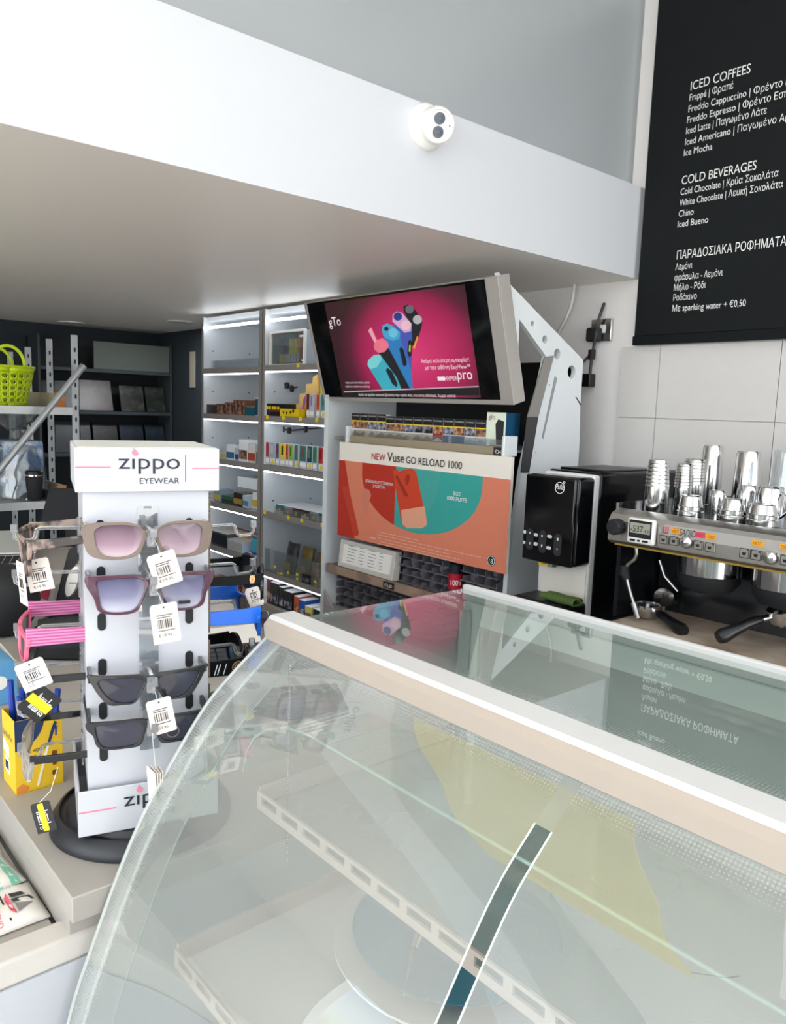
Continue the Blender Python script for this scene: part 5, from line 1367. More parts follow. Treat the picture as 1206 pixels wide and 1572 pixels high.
on_bag(pt, tb, 'ship_sail', [(.35, .45), (.55, .5), (.5, .62), (.6, .75), (.38, .72)], KB, .0014)
tb, pt = bag('sweet_bag', 'blue striped sweet bag at the far left end of the ledge', (-1.075, .205), -.1, .085, .095, .957, WB, [(0, 1, .15, .30, BB, .03), (0, 1, .45, .60, BB, .03), (0, 1, .75, .90, BB, .03)])

# ---- yellow pen box
QX0, QX1, QY0, QY1, QH = -1.1217, -1.063, .2757, .3368, .103
t = thing('pen_box', 'open yellow cardboard box of ballpoint pens on the pale counter', 'pen box', ((QX0+QX1)/2, (QY0+QY1)/2, 1.02))
YB = mat('penbox_yellow', 'f0c52e', .45, noise=.03)
b = MB()
b.ring([(QX0, QY0), (QX1, QY0), (QX1, QY1), (QX0, QY1)], [(QX0+.001, QY0+.001), (QX1-.001, QY0+.001), (QX1-.001, QY1-.001), (QX0+.001, QY1-.001)], 1.021, 1.02+QH)
b.box(QX0, QX1, QY0, QY1, 1.02, 1.0215); b.build('carton', YB, t, smooth=0)
fp = frame((QX1, QY0, 1.02), (0, 1, 0), (0, 0, 1)); W_ = QY1-QY0
NV = mat('penbox_navy', '22365e', .45)
def onbox(poly, m_, nm, lift=.0004): MB().prism(poly, lift-.0003, lift, 0, fp).build(nm, m_, t, smooth=0)
onbox([(0, QH)]+[(W_*.62*math.sin(a)*1.0, QH-.042*(math.cos(a))) for a in [i*math.pi/20 for i in range(0, 11)]][0:11], NV, 'navy_corner')
b = MB().text('BaNk 400 P', fp @ Matrix.Translation((.004, .055, .0005)), width=.035, bold=.02); b.build('lettering', NV, t)
onbox([(.026, .006), (.029, .006), (.044, .062), (.041, .063)], PAPER, 'pen_picture', .0006)
onbox([(.041, .063), (.044, .062), (.054, .090), (.051, .093), (.047, .084)], NV, 'cap_picture', .0007)
for a_, c_, s_ in ((.050, .044, .0065), (.050, .016, .0065), (.050, .030, .005)):
    onbox([(a_-s_/2, c_), (a_+s_/2, c_), (a_+s_/2, c_+s_), (a_-s_/2, c_+s_)], mat('penbox_brown', '7a4a1c', .5), 'icon', .0006)
onbox([(.001, .001), (.014, .001), (.016, .008), (.008, .014), (.001, .010)], mat('penbox_orange', 'e08a3a', .5), 'orange_bubble', .0006)
lf = frame((QX0, QY0, 1.02), (1, 0, 0), (0, 0, 1))
b = MB().prism([(.006, .048), (.030, .043), (.030, .058), (.006, .064)], -.0003, .0005, 0, lf).prism([(.010, .022), (.030, .018), (.030, .038), (.010, .043)], -.0003, .0005, 0, lf); b.build('label', PAPER, t)
b = MB()
for i in range(8): b.box(.013+i*.002, .0140+i*.002+.0003*(i % 3), .024, .036, .0005, .0007, 0, lf)
b.text('BaNk Pen', lf @ Matrix.Translation((.004, .070, .0005)), width=.045, bold=.02).build('lettering', NV, t)
PB = mat('pen_blue', '1c3f9e', .3)
for i, (u, v, hh, lx_, ly_) in enumerate(((.2, .15, .140, -.06, -.10), (.35, .3, .128, -.08, .05), (.55, .6, .150, .0, .02), (.75, .5, .125, .08, -.05), (.85, .8, .132, .18, .30), (.5, .25, .122, .05, -.1), (.3, .75, .135, -.05, .1))):
    x, y = QX0+.006+(QX1-QX0-.012)*u, QY0+.006+(W_-.012)*v
    o = thing('pen', ['blue capped pen leaning out at the left corner of the yellow box', 'blue pen second from the left in the yellow box', 'tallest upright blue pen in the middle of the yellow box', 'short blue pen right of the tallest in the yellow box', 'blue pen leaning right out of the yellow box', 'low blue pen at the front of the yellow box', 'blue pen at the back of the yellow box'][i], 'pen', (x, y, 1.0215), 0, 'pens in the yellow box')
    p0 = Vector((x, y, 1.025)); p1 = p0+Vector((lx_*.5, ly_*.3, 1)).normalized()*hh
    MB().tube([p0, p0.lerp(p1, .55)], .0036, 0, 6).build('barrel', CLEAR, o)
    MB().tube([p0.lerp(p1, .5), p1], [.0046, .0042], 0, 8).build('cap', PB, o)
    d_ = (p1-p0).normalized(); b = MB().box(-.001, .001, .004, .007, 0, .035, 0, frame(p0.lerp(p1, .62), (0, 1, 0), d_.cross(Vector((0, 1, 0)))*-1)); b.build('clip', PB, o)

# ---- other things on the counter
t = thing('blue_carton', 'light blue carton with tan open flap at the left picture edge', 'carton', (-1.46, .32, 1.02))
MB().box(-1.52, -1.408, .26, .372, 1.021, 1.095).build('carton', mat('carton_blue', '5f9fd0', .5, noise=.04), t)
MB().prism([(-1.52, 0), (-1.408, 0), (-1.425, .035), (-1.52, .04)], 0, .0015, 0, frame((0, .371, 1.095), (1, 0, 0), (0, -.5, .8))).build('flap', mat('carton_tan', 'c9b9a3', .7), t)
MB().lathe([(.012, 0), (.012, .0008), (.008, .0008)], M=frame((-1.408, .345, 1.06), (0, 1, 0), (0, 0, 1)), seg=18).build('white_ring', PAPER, t)
# laptop
t = thing('laptop', 'silver laptop with black keys at the left on the counter', 'laptop', (-2.55, .55, 1.02))
lm = frame((-2.582, .40, 1.0205), (.35, .94, 0), (-.94, .35, 0))
ALU = mat('laptop_silver', 'd0d2d4', .35, .4)
MB().box(0, .32, 0, .22, 0, .016, 0, lm).build('base', ALU, t, bevel=.003)
b = MB()
for r in range(5):
    for c_ in range(13): b.box(.02+c_*.0215, .0385+c_*.0215, .08+r*.024, .10+r*.024, .016, .0175, 0, lm)
b.build('keyboard', MATBLK, t)
MB().box(0, .32, 0, .21, 0, .007, 0, lm @ frame((0, .222, .016), (1, 0, 0), (0, .97, .2))).build('screen_lid', ALU, t, bevel=.003)
# black helmet-like round speaker
q = atz(2, 972, 1.02)
o = thing('round_speaker', 'black round speaker behind the hooks at the left picture edge', 'speaker', (q.x, q.y, 1.02))
MB().lathe([(.03, 0), (.05, .006), (.075, .04), (.083, .075), (.080, .11), (.062, .14), (.03, .155), (0, .158)], (q.x, q.y, 1.0203), 36).build('shell', MATBLK, o)
MB().lathe([(.006, 0), (.005, .002), (0, .002)], M=frame((q.x+.055, q.y-.05, 1.11), (.6, .7, 0), (0, 0, 1)), seg=12).build('port', PRINT, o)
# barcode scanner on stand
q = atz(104, 955, 1.02)
t = thing('barcode_scanner', 'black barcode scanner with silver oval badge standing left of the eyewear stand', 'scanner', (q.x, q.y, 1.02))
vx = Vector((.64, .76, 0)); vy = Vector((.76, -.64, 0))   # right and towards the viewer
sf = frame((q.x, q.y, 1.0203), vx, (0, 0, 1))
MB().prism([(-.045, 0), (.02, 0), (.03, .05), (.052, .12), (.058, .175), (.035, .19), (.012, .18), (-.005, .12), (-.02, .06)], -.02, .02, 0, sf).build('grip', MATBLK, t, bevel=.006)
MB().add([sf @ Vector((.022+.017*math.cos(a)+.012*math.sin(a), .105+.042*math.sin(a), .0205)) for a in [i*math.pi/12 for i in range(24)]]+[sf @ Vector((.022+.013*math.cos(a)+.0095*math.sin(a), .105+.036*math.sin(a), .026)) for a in [i*math.pi/12 for i in range(24)]], [tuple(range(24, 48))]+[(i, (i+1) % 24, (i+1) % 24+24, i+24) for i in range(24)]).build('silver_badge', BRUSH, t)
MB().text('unitech', sf @ Matrix.Translation((.024, .10, .0265)), width=.018, align='C', bold=.02).build('lettering', PRINT, t)
MB().box(-.06, .05, -.03, .05, 0, .008, 0, frame((q.x, q.y, 1.0203), vx, -vy)).build('stand_foot', BLACK, t, bevel=.003)
q = atz(72, 940, 1.02)
t = thing('card_reader', 'small grey card reader with red window beside the barcode scanner', 'card reader', (q.x, q.y, 1.02))
cf = frame((q.x, q.y, 1.0203), vx, (0, 0, 1))
MB().prism([(-.018, 0), (.022, 0), (.032, .075), (-.004, .08), (-.016, .04)], -.02, .02, 0, cf).build('body', mat('reader_grey', 'a9a8a8', .4), t, bevel=.004)
MB().prism([(-.010, .042), (.012, .036), (.020, .064), (-.002, .07)], .019, .021, 0, cf).build('red_window', mat('reader_red', 'a83a4a', .2), t)
q = atz(112, 1012, 1.02)
t = thing('phone_base', 'black desk phone base behind the left hooks of the eyewear stand', 'phone', (q.x-.05, q.y, 1.02))
MB().box(-.10, .06, -.05, .06, 0, .05, 0, frame((q.x-.03, q.y+.02, 1.0203), vx, -vy)).build('body', MATBLK, t, bevel=.006)
MB().tube([(q.x-.08, q.y-.04, 1.075), (q.x-.05, q.y+.02, 1.085), (q.x-.01, q.y+.07, 1.075)], [.017, .012, .017], 0, 10).build('handset', MATBLK, t)
t = thing('gadget', 'dark glossy tilted screen panel behind the tortoiseshell sunglasses', 'screen', (-1.75, .86, 1.02))
q = aty(108, 825, .95)
MB().box(-.11, .11, 0, .15, -.012, 0, 0, frame((q.x, .95, 1.10), (.64, .76, 0), (-.45, .35, .8))).build('panel', mat('dark_screen', '23272c', .15), t, bevel=.004)
MB().box(-.02, .02, -.02, .02, 0, .10, 0, frame((q.x, .96, 1.0203), (.64, .76, 0), (-.76, .64, 0))).build('stand', MATBLK, t)
# keyboards behind the stand on the right
def keyboard(label, px, py, ang, w_, h_, rows, cols, body, keys, tz=0):
    q = atz(px, py, 1.02)
    t = thing('keyboard', label, 'keyboard', (q.x, q.y, 1.02), group='keyboards behind the eyewear stand')
    M = Matrix.Translation((q.x, q.y, 1.0203+tz)) @ Matrix.Rotation(ang, 4, 'Z') @ Matrix.Rotation(.12, 4, 'X')
    MB().box(0, w_, 0, h_, 0, .014, 0, M).build('body', body, t, bevel=.003)
    b = MB(); kw, kh = (w_-.02)/cols, (h_-.02)/rows
    for r in range(rows):
        for c_ in range(cols): b.box(.01+c_*kw+.0015, .01+(c_+1)*kw-.0015, .01+r*kh+.0015, .01+(r+1)*kh-.0015, .014, .018, 0, M)
    b.build('keys', keys, t)
    return t
DKK = mat('key_charcoal', '2b2f34', .5); 
keyboard('dark keyboard farther back behind the right side of the eyewear stand', 310, 1040, math.radians(68), .30, .12, 5, 12, MATBLK, DKK)
keyboard('dark keyboard nearer, behind the lowest right hook of the eyewear stand', 318, 1118, math.radians(66), .24, .10, 5, 10, MATBLK, duo('key_print', '2b2f34', 'b9b48a', 'NOISE', 160, .5, .68, .02))
q = atz(316, 1140, 1.02)
tag(MB().box(0, .09, 0, .035, 0, .004, 0, frame((q.x, q.y, 1.0203), (.4, .9, 0), (-.9, .4, 0))).build('green_card', mat('card_green', '1d6a52', .5)), 'dark green card on the counter right of the eyewear stand', 'card')
q = atz(322, 1010, 1.02)
tag(MB().box(0, .21, 0, .15, 0, .0008, 0, frame((q.x-.05, q.y+.05, 1.0203), (.2, .97, 0), (-.97, .2, 0))).build('paper_sheet', PAPER), 'white paper sheet on the counter behind the blue sunglasses', 'paper')

# ================================================================== rotating eyewear stand
ZA = math.radians(73)
stand = t = thing('eyewear_stand', 'white rotating cardboard stand of sunglasses on black round foot', 'eyewear stand', (-.917, .389, 1.02), ZA)
ZM = WM[stand.name]
CARD = mat('white_card', 'c6c8ce', .38, noise=.015); CARDIN = duo('corrugated_edge', '2c2622', '8a7a68', 'Z', 220, .8)
MB().lathe([(.112, .0003), (.112, .008), (.104, .020), (.100, .022), (.098, .018), (.092, .020), (.088, .0265), (0, .0265)], M=ZM, seg=64).build('round_foot', mat('foot_black', '202227', .42, noise=.1), t)
# hollow body of four card walls, base block and header
b = MB()
b.box(-.0685, .0695, -.070, -.068, .075, .43, 0, ZM).box(-.0685, .0695, .068, .070, .075, .43, 0, ZM).box(-.0685, -.0665, -.068, .068, .075, .43, 0, ZM).box(.0675, .0695, -.068, .068, .075, .43, 0, ZM)
b.build('body', CARD, t)
b = MB().box(-.080, .080, -.080, -.0775, .0268, .082, 0, ZM).box(-.080, .080, .0775, .080, .0268, .082, 0, ZM).box(-.080, -.0775, -.0775, .0775, .0268, .082, 0, ZM).box(.0775, .080, -.0775, .0775, .0268, .082, 0, ZM)
b.box(-.0775, .0775, -.0775, .0775, .0268, .029, 0, ZM)
b.build('base_box', CARD, t, bevel=.0008)
b = MB().box(-.0765, .0800, -.080, .078, .4285, .4775, 0, ZM)
b.build('header_box', CARD, t, bevel=.001)
b = MB().box(-.0730, .0770, -.0775, .0750, .4776, .4785, 0, ZM); b.build('header_lid', mat('card_grey', 'c9cac6', .6), t)
b = MB()
for z0, z1 in ((.33, .425), (.255, .318), (.20, .245), (.15, .19), (.105, .14)): b.box(.0697, .0722, -.0685, -.0655, z0, z1, 0, ZM)
b.box(-.0806, -.0802, -.079, -.074, .03, .08, 0, ZM)
b.build('corrugated_edges', CARDIN, t)
# face frame of the stand: x right, y up, z out
FZ = lambda ly: ZM @ frame((0, ly, 0), (1, 0, 0), (0, 0, 1))
INK = mat('logo_navy', '1d2430', .5, noise=0)
def brand(zl, ly, x0):
    M = FZ(ly)
    b = MB()
    b.text('zıppo', M @ Matrix.Translation((x0, zl, .0004)), width=.0665, size=.0250, bold=.022, shear=0)
    b.box(x0+.0725, x0+.0731, zl-.015, zl+.016, 0, .0004, 0, M)
    b.build('brand_lettering', INK, t, smooth=0)
    MB().text('EYEWEAR', M @ Matrix.Translation((x0+.0225, zl-.0168, .0004)), width=.0435, size=.0095).build('brand_subline', INK, t)
    fl = [(.0188, .0205), (.0166, .0225), (.0163, .0255), (.0177, .0275), (.0177, .030), (.0194, .0275), (.0203, .0268), (.0216, .0245), (.0217, .0225), (.0205, .0205), (.0199, .0222)]
    MB().prism([(x0+.0178+(a-.019)*1.3, zl+.0142+(c-.0205)*1.0) for a, c in fl], .0002, .0006, 0, M).build('flame_mark', PINKP, t, smooth=0)
brand(.4545, -.0800, -.0315)
brand(.0565, -.0802, -.0300)
b = MB().box(-.0760, -.0395, .4555, .4570, .0001, .0005, 0, FZ(-.0802)).box(.0490, .0798, .4545, .4560, .0001, .0005, 0, FZ(-.0802)).box(-.0795, -.0390, .0560, .0575, .0001, .0005, 0, FZ(-.0802))
b.build('pink_lines', PINKP, t)
# dark slots for the temples, clear backing plates and hooks
for z in (.386, .333, .279, .225, .173, .122):
    for x in (-.0507, .0470):
        pts = [(x+.0046*math.cos(a), z+.0058+.0046*math.sin(a)) for a in [i*math.pi/6 for i in range(7)]]+[(x+.0046*math.cos(a), z-.0058+.0046*math.sin(a)) for a in [math.pi+i*math.pi/6 for i in range(7)]]
        MB().prism(pts, .0001, .0006, 0, FZ(-.0702)).build('temple_slot', PRINT, t, smooth=0)
b = MB()
for z in (.360, .306, .252, .198, .144):
    b.box(-.0105, .0115, z-.025, z+.025, .0005, .0020, 0, FZ(-.0702))
b.box(-.0105, .0115, .388, .411, .0002, .0008, 0, FZ(-.0702))
b.build('backing_plates', pane('plate_clear', 'e4e8ea', .10, .10, 'eef0f2'), t)
def hook(side, z, long=True):
    """clear square-section hook; side gives the direction out of the face"""
    d, w_ = {'F': ((0, -1, 0), (1, 0, 0)), 'R': ((1, 0, 0), (0, 1, 0)), 'L': ((-1, 0, 0), (0, 1, 0))}[side]
    M = ZM @ frame((0, 0, 0), d, (0, 0, 1))
    s0 = .0705
    ln = .046 if side != 'F' else .030
    pts = [(s0, z, 0), (s0+ln-.004, z+.001, 0), (s0+ln, z-.001, 0), (s0+ln+.002, z-.010, 0), (s0+ln+.006, z-.0135, 0), (s0+ln+.019, z-.0125, 0), (s0+ln+.024, z-.009, 0), (s0+ln+.0245, z-.002, 0)]
    b = MB().tube(pts, .0022, 0, 6, M)
    b.box(s0+ln+.0205, s0+ln+.0275, z-.003, z+.006, -.0035, .0035, 0, M)
    b.box(s0-.0005, s0+.002, z-.030, z+.012, -.007, .007, 0, M)
    b.build('hook', mat('hook_clear', 'e6e9ec', .12, noise=0, trans=.75, ior=1.3), t)
for z in (.383, .330, .215, .162): hook('F', z+.004)
for z in (.3745, .3237, .2739, .2156, .1531): hook('R', z)
for z in (.3775, .3240, .2590, .2110, .1630, .1110): hook('L', z)

# ---- sunglasses
MM = .001
STY = {
 'rounded': ([(73.6, 5), (68, 11.3), (50.4, 13.4), (27.7, 13.9), (13.9, 10), (5, 0), (7.6, -12.6), (15, -25), (32.8, -30), (55, -29), (68, -22.7), (73, -7.6)],
             [(60.5, 3.8), (55, 8.5), (50.4, 10), (27.7, 10.6), (12.6, 7.6), (8.3, 0), (12.6, -15), (21.4, -24), (35, -27), (50.4, -25), (58, -17.6), (60.5, -6)]),
 'angular': ([(74, 7.6), (60, 9.5), (45, 10), (20, 10.6), (10, 6.3), (4, 0), (7.6, -10), (15, -30), (25, -36.5), (45, -37.3), (60.5, -32.8), (65.5, -17.6), (73.6, -2.5)],
             [(62.5, 0), (60, 4), (45, 5.6), (20, 6.3), (10.5, 3), (8.8, -1.3), (11.3, -15), (20, -30), (30, -34), (48, -34), (57, -29), (60, -15), (62, -6)]),
 'cat': ([(71, 8), (55, 7.6), (37, 7), (9.6, 6.3), (3.3, 0), (7, -10), (17, -27.7), (32, -29.7), (47, -29), (57.5, -17.6), (66, -2.5)],
         [(58.7, 0), (52, 3), (37, 3), (17, 2.5), (7, -2.5), (9.5, -10), (17, -25), (29.7, -27.7), (43.6, -24), (53.7, -12.6), (57.5, -5)]),
 'rect': ([(71, 2.5), (60, 4), (42, 4.3), (7, 4.5), (4.5, -5), (7, -16), (12, -27.7), (27, -30), (50, -30), (60, -25), (63.8, -12.6), (70.6, -5)],
          [(61, -1.3), (55, 0), (40, 1.5), (17, 2.5), (9.6, -3.8), (11, -14), (15.9, -25), (32, -28), (50, -27.7), (57.5, -21.4), (60, -12), (61, -6)]),
 'round': ([(34+30*math.cos(a), -8+28*math.sin(a)) for a in [i*math.pi/12 for i in range(24)]], [(34+25*math.cos(a), -8+23.5*math.sin(a)) for a in [i*math.pi/12 for i in range(24)]]),
}
def smoothed(o, n=4):
    out = []; N = len(o)
    for i in range(N):
        p0, p1, p2, p3 = [Vector(o[(i+k) % N]) for k in (-1, 0, 1, 2)]
        for s_ in range(n):
            u = s_/n
            c = .5*((2*p1)+(p2-p0)*u+(2*p0-5*p1+4*p2-p3)*u*u+(3*p1-p0-3*p2+p3)*u**3)
            out.append((c.x, c.y))
    return out
def sunglasses(label, M, style, fm, lm, tm, th=.0045, tl=.118, tw=.0045, tdrop=.0, tag_at=None, tags=1, temple_h=None, lens_split=None, bridge=True, tagm=None, string=.02, tagrot=0, scale=1):
    """M maps glasses space (x right, y back along the temples, z up, origin at the bridge) to the stand"""
    W = ZM @ M @ Matrix.Scale(scale, 4)
    t = thing('sunglasses', label, 'sunglasses', (ZM @ M).translation, 0, 'sunglasses on the eyewear stand')
    F = W @ frame((0, 0, 0), (1, 0, 0), (0, 0, 1))      # outline plane, local z towards the viewer (-y)
    o, i_ = STY[style]
    o = smoothed([(a*MM, c*MM) for a, c in o]) if style != 'round' else [(a*MM, c*MM) for a, c in o]
    i_ = smoothed([(a*MM, c*MM) for a, c in i_]) if style != 'round' else [(a*MM, c*MM) for a, c in i_]
    b = MB()
    for sg in (1, -1):
        b.ring([(sg*x, z) for x, z in o], [(sg*x, z) for x, z in i_], -th/2, th/2, 0, F, -2.2)
    zb = .001 if style != 'round' else -.002
    b.box(-.0075, .0075, zb-.004, zb+.0025, -th/2, th/2-.0005, 0, F)
    b.build('frame_front', fm, t, bevel=.0008)
    for sg in (1, -1):
        cx = sum(x for x, z in i_)/len(i_); cz = sum(z for x, z in i_)/len(i_)
        P = [(sg*x*1.01, z, -2.2*x*x-.0004) for x, z in i_]+[(sg*cx, cz, -2.2*cx*cx+.0012)]
        n = len(i_)
        MB().add(P, [(k, (k+1) % n, n) for k in range(n)], 0, F).build('lens', lm, t, smooth=70)
    hx = max(x for x, z in o)-.004; hz = .003 if style != 'round' else .002
    wh = temple_h or .010
    for sg in (1, -1):
        y0 = 2.2*hx*hx
        pts = []
        b = MB()
        prof = [(y0-.002, hz+.001, wh*.55), (y0+.02, hz, wh*.5), (tl*.55, hz-tdrop*.5, wh*.45), (tl*.8, hz-tdrop, wh*.42), (tl, hz-.012-tdrop, wh*.35)]
        V = []
        for y, z, h in prof:
            V += [(sg*hx-tw/2, y, z-h), (sg*hx+tw/2, y, z-h), (sg*hx+tw/2, y, z+h), (sg*hx-tw/2, y, z+h)]
        F2 = [(k*4+a, k*4+(a+1) % 4, k*4+4+(a+1) % 4, k*4+4+a) for k in range(len(prof)-1) for a in range(4)]+[(3, 2, 1, 0), tuple(len(V)-4+a for a in range(4))]
        b.add(V, F2, 0, W); b.build('temple', tm, t, bevel=.0008)
    return t, W
def price_tag(par, pos, u, v, w_, h_, m_, ink, n=1, band=None, txt=None):
    """pos: top-centre in stand space; u, v: right and down directions in stand space"""
    for k in range(n):
        M = ZM @ frame(Vector(pos)+Vector(u).cross(Vector(v))*0+Vector((0, .0015*k, -.002*k)), u, [-c for c in v])
        d = MB().prism([(-w_/2+.002, 0), (w_/2-.002, 0), (w_/2, -.002), (w_/2, -h_), (-w_/2, -h_), (-w_/2, -.002)], -.0004, .0004, 0, M).build('price_tag', m_, par, smooth=0)
        if k: continue
        b = MB(); rr = random.Random(int(abs(pos[0]*1e4+pos[2]*1e4)))
        x = -w_*.30
        while x < w_*.22:
            ww = rr.choice((.0005, .0009, .0014)); b.box(x, x+ww, -h_*.66, -h_*.42, .0004, .0006, 0, M); x += ww+rr.choice((.0007, .0012))
        for z_, l_ in ((.30, .6), (.36, .5), (.72, .62)):
            b.box(-w_*.30, -w_*.30+w_*l_, -h_*z_-.0008, -h_*z_+.0002, .0004, .0006, 0, M)
        b.text(txt or '€19.95', M @ Matrix.Translation((-w_*.32, -h_*.90, .0004)), width=w_*(.22 if txt == 'CE' else .5), bold=.02)
        b.build('tag_print', ink, d, smooth=0)
        MB().disc(0, -.004, .0012, .0006, 0, M, 10).build('tag_hole', ink, d)
        if band: MB().box(-w_*.16, w_*.14, -h_*.98, -h_*.04, .0005, .0008, 0, M).build('yellow_band', YELLOW, d)
FRB = mat('frame_taupe', '8f8075', .12, noise=.05, trans=.25, ior=1.2); FRP = mat('frame_plum', '4a2438', .12, noise=.1, coat=.5); FRK = mat('frame_black', '101215', .14, noise=0, coat=.4); FRT = mat('temple_black', '0b0c0e', .4, noise=.05, spec=.15); FRM_ = mat('frame_matt_black', '24262a', .42, noise=.05)
LPK = grad('lens_plum_fade', [(0, 'c6b2b8'), (.4, '957a88'), (1, '523c4c')], 2, -.026, .011, .08); LVI = grad('lens_violet_fade', [(0, 'bcbcc8'), (.45, '7a7994'), (1, '3c3a5c')], 2, -.034, .008, .08)
LDK = mat('lens_smoke', '31323e', .06, noise=0); LGR = mat('lens_grey', '3a3a46', .08, noise=0)
TAGC = mat('tag_cream', 'efe6dc', .7, noise=.02); TAGI = mat('tag_ink', '4a4440', .7, noise=0)
MF = lambda x, z, y=-.112: Matrix.Translation((x, y, z))
# the fades run over each pair's own height: lens objects sit in world metres above the stand foot
g1, W1 = sunglasses('taupe rounded sunglasses with pink fade lenses, top pair on the stand front', MF(-.0015, .386), 'rounded', FRB, LPK, FRB, scale=.94, temple_h=.012)
g2, W2 = sunglasses('plum angular sunglasses with violet fade lenses, second pair on the stand front', MF(.0005, .331), 'angular', FRP, LVI, FRP, scale=.93, temple_h=.013)
g3, W3 = sunglasses('glossy black cat eye sunglasses, third pair on the stand front', MF(-.003, .2205), 'cat', FRK, LDK, FRK, scale=.93)
g4, W4 = sunglasses('matt black rectangular sunglasses with round lens sticker, lowest pair on the stand front', MF(-.003, .170), 'rect', FRM_, LGR, FRM_, scale=.95, temple_h=.012)
def lens_sticker(W, par):
    F = W @ frame((0, 0, 0), (1, 0, 0), (0, 0, 1))
    MB().lathe([(.0085, 0), (.0085, .0005), (0, .0005)], (.026, -.016, -.0006), 24, 0, F).build('lens_sticker', mat('sticker_dark', '1c1c20', .5), par)
    MB().ring([(.026+.0078*math.cos(i*.2618), -.016+.0078*math.sin(i*.2618)) for i in range(24)], [(.026+.0066*math.cos(i*.2618), -.016+.0066*math.sin(i*.2618)) for i in range(24)], .0000, .0003, 0, F).build('sticker_ring', mat('sticker_grey', '6a6a70', .5), par)
lens_sticker(W4, g4)
b = MB().box(.030, .044, -.0285, -.0245, .0006, .0012, 0, W2 @ frame((0, 0, 0), (1, 0, 0), (0, 0, 1))); b.build('lens_label', PRINT, g2)
price_tag(g1, (.007, -.124, .366), (.96, 0, .28), (.28, 0, -.96), .030, .036, TAGC, TAGI, 2)
price_tag(g2, (.010, -.124, .309), (.99, 0, .12), (.12, 0, -.99), .029, .042, TAGC, TAGI, 3)
price_tag(g3, (.004, -.124, .200), (.98, 0, .18), (.26, 0, -.96), .027, .040, TAGC, TAGI, 2)
for k in range(4):
    M = ZM @ frame((.001+.0035*(k-1.5), -.124, .118), (.25-.05*k, -.9, 0), (.05*(k-1.5), 0, 1))
    MB().prism([(-.012, 0), (.012, 0), (.014, -.040), (-.013, -.042)], -.0003, .0003, 0, M).build('price_tag', TAGC, g4, smooth=0)
def cord(par, pts): MB().tube([ZM @ Vector(p) for p in pts], .0004, 0, 5).build('tag_cord', mat('cord_clear', 'd8d8d8', .3), par)
cord(g1, [(-.001, -.118, .384), (.004, -.125, .375), (.007, -.1245, .364)]); cord(g2, [(.001, -.118, .328), (.006, -.125, .318), (.010, -.1245, .306)])
cord(g3, [(-.003, -.118, .218), (.001, -.125, .208), (.004, -.1245, .197)]); cord(g4, [(-.003, -.118, .168), (-.001, -.126, .140), (.001, -.1245, .117)])
# clear nose blocks of the hooks holding each pair
b = MB()
for z, x in ((.386, -.0015), (.331, .0005), (.2205, -.003), (.170, -.003)): b.box(x-.004, x+.004, z-.013, z+.003, .044, .052, 0, FZ(-.0702))
b.build('hook_tips', mat('hook_clear', 'e6e9ec', .12), stand)

MR = lambda lx, z, ly=0, tilt=0: Matrix.Translation((lx, ly, z)) @ Matrix.Rotation(math.radians(90), 4, 'Z') @ Matrix.Rotation(tilt, 4, 'X')
ML = lambda lx, z, ly=0, tilt=0: Matrix.Translation((lx, ly, z)) @ Matrix.Rotation(math.radians(-90), 4, 'Z') @ Matrix.Rotation(tilt, 4, 'X')
# right side
r1, R1 = sunglasses('black round sunglasses with gold emblem on temple, top pair on the right side', MR(.146, .313), 'round', FRK, LDK, FRT, tl=.13, temple_h=.013, scale=.95)
r2, R2 = sunglasses('bright blue sunglasses hanging on the right side of the stand', MR(.143, .268), 'rect', mat('frame_blue', '1c63cf', .25, noise=.05), LDK, mat('frame_blue', '1c63cf', .25), tl=.13, temple_h=.020, scale=.95)
r3, R3 = sunglasses('black and brown sunglasses with gold ring emblem, lowest on the right side', MR(.128, .203), 'round', mat('frame_brown', '2c2024', .2, noise=.2), LDK, FRT, tl=.13, temple_h=.022, scale=.95)
GOLDE = mat('gold_emblem', 'c9a07a', .25, .8)
def temple_emblem(W, par, y, kind, hx=.060):
    M = W @ frame((-hx-.0024, 0, 0), (0, -1, 0), (0, 0, 1))      # on the viewer-side temple, facing the viewer
    b = MB()
    if kind == 'xc':
        for sg in (1, -1):
            pts = [(-y+sg*(.003+.006*math.cos(a)+.003), .003+.0058*math.sin(a)) for a in [math.radians(d) for d in range(120, 250, 13)]]
            b.tube([(p[0], p[1], .0006) for p in pts], .0011, 0, 6, M)
        b.ring([(-y+.0036*math.cos(i*.5236), .003+.0055*math.sin(i*.5236)) for i in range(12)], [(-y+.0012*math.cos(i*.5236), .003+.002*math.sin(i*.5236)) for i in range(12)], 0, .001, 0, M)
    else:
        for r_ in (.0085, .0055):
            b.ring([(-y+r_*math.cos(i*.2618), .002+r_*math.sin(i*.2618)) for i in range(24)], [(-y+(r_-.0014)*math.cos(i*.2618), .002+(r_-.0014)*math.sin(i*.2618)) for i in range(24)], 0, .001, 0, M)
        b.box(-y-.006, -y+.006, .0012, .0028, 0, .001, 0, M)
    b.build('emblem', GOLDE, par)
temple_emblem(R1, r1, .022, 'xc'); temple_emblem(R3, r3, .020, 'ring')
b = MB()
M = R3 @ frame((-.0624, 0, 0), (0, -1, 0), (0, 0, 1))
for y_, w_ in ((.072, .003), (.052, .0012), (.048, .0012), (.040, .0008)): b.prism([(-y_, -.006), (-y_+w_, -.006), (-y_+w_+.004, .008), (-y_+.004, .008)], 0, .0006, 0, M)
b.build('temple_stripes', PRINTW, r3)
price_tag(r2, (.150, -.01, .262), (.35, -.75, .1), (.25, 0, -.96), .026, .040, mat('tag_grey', 'c9c4bd', .7), TAGI, 4)
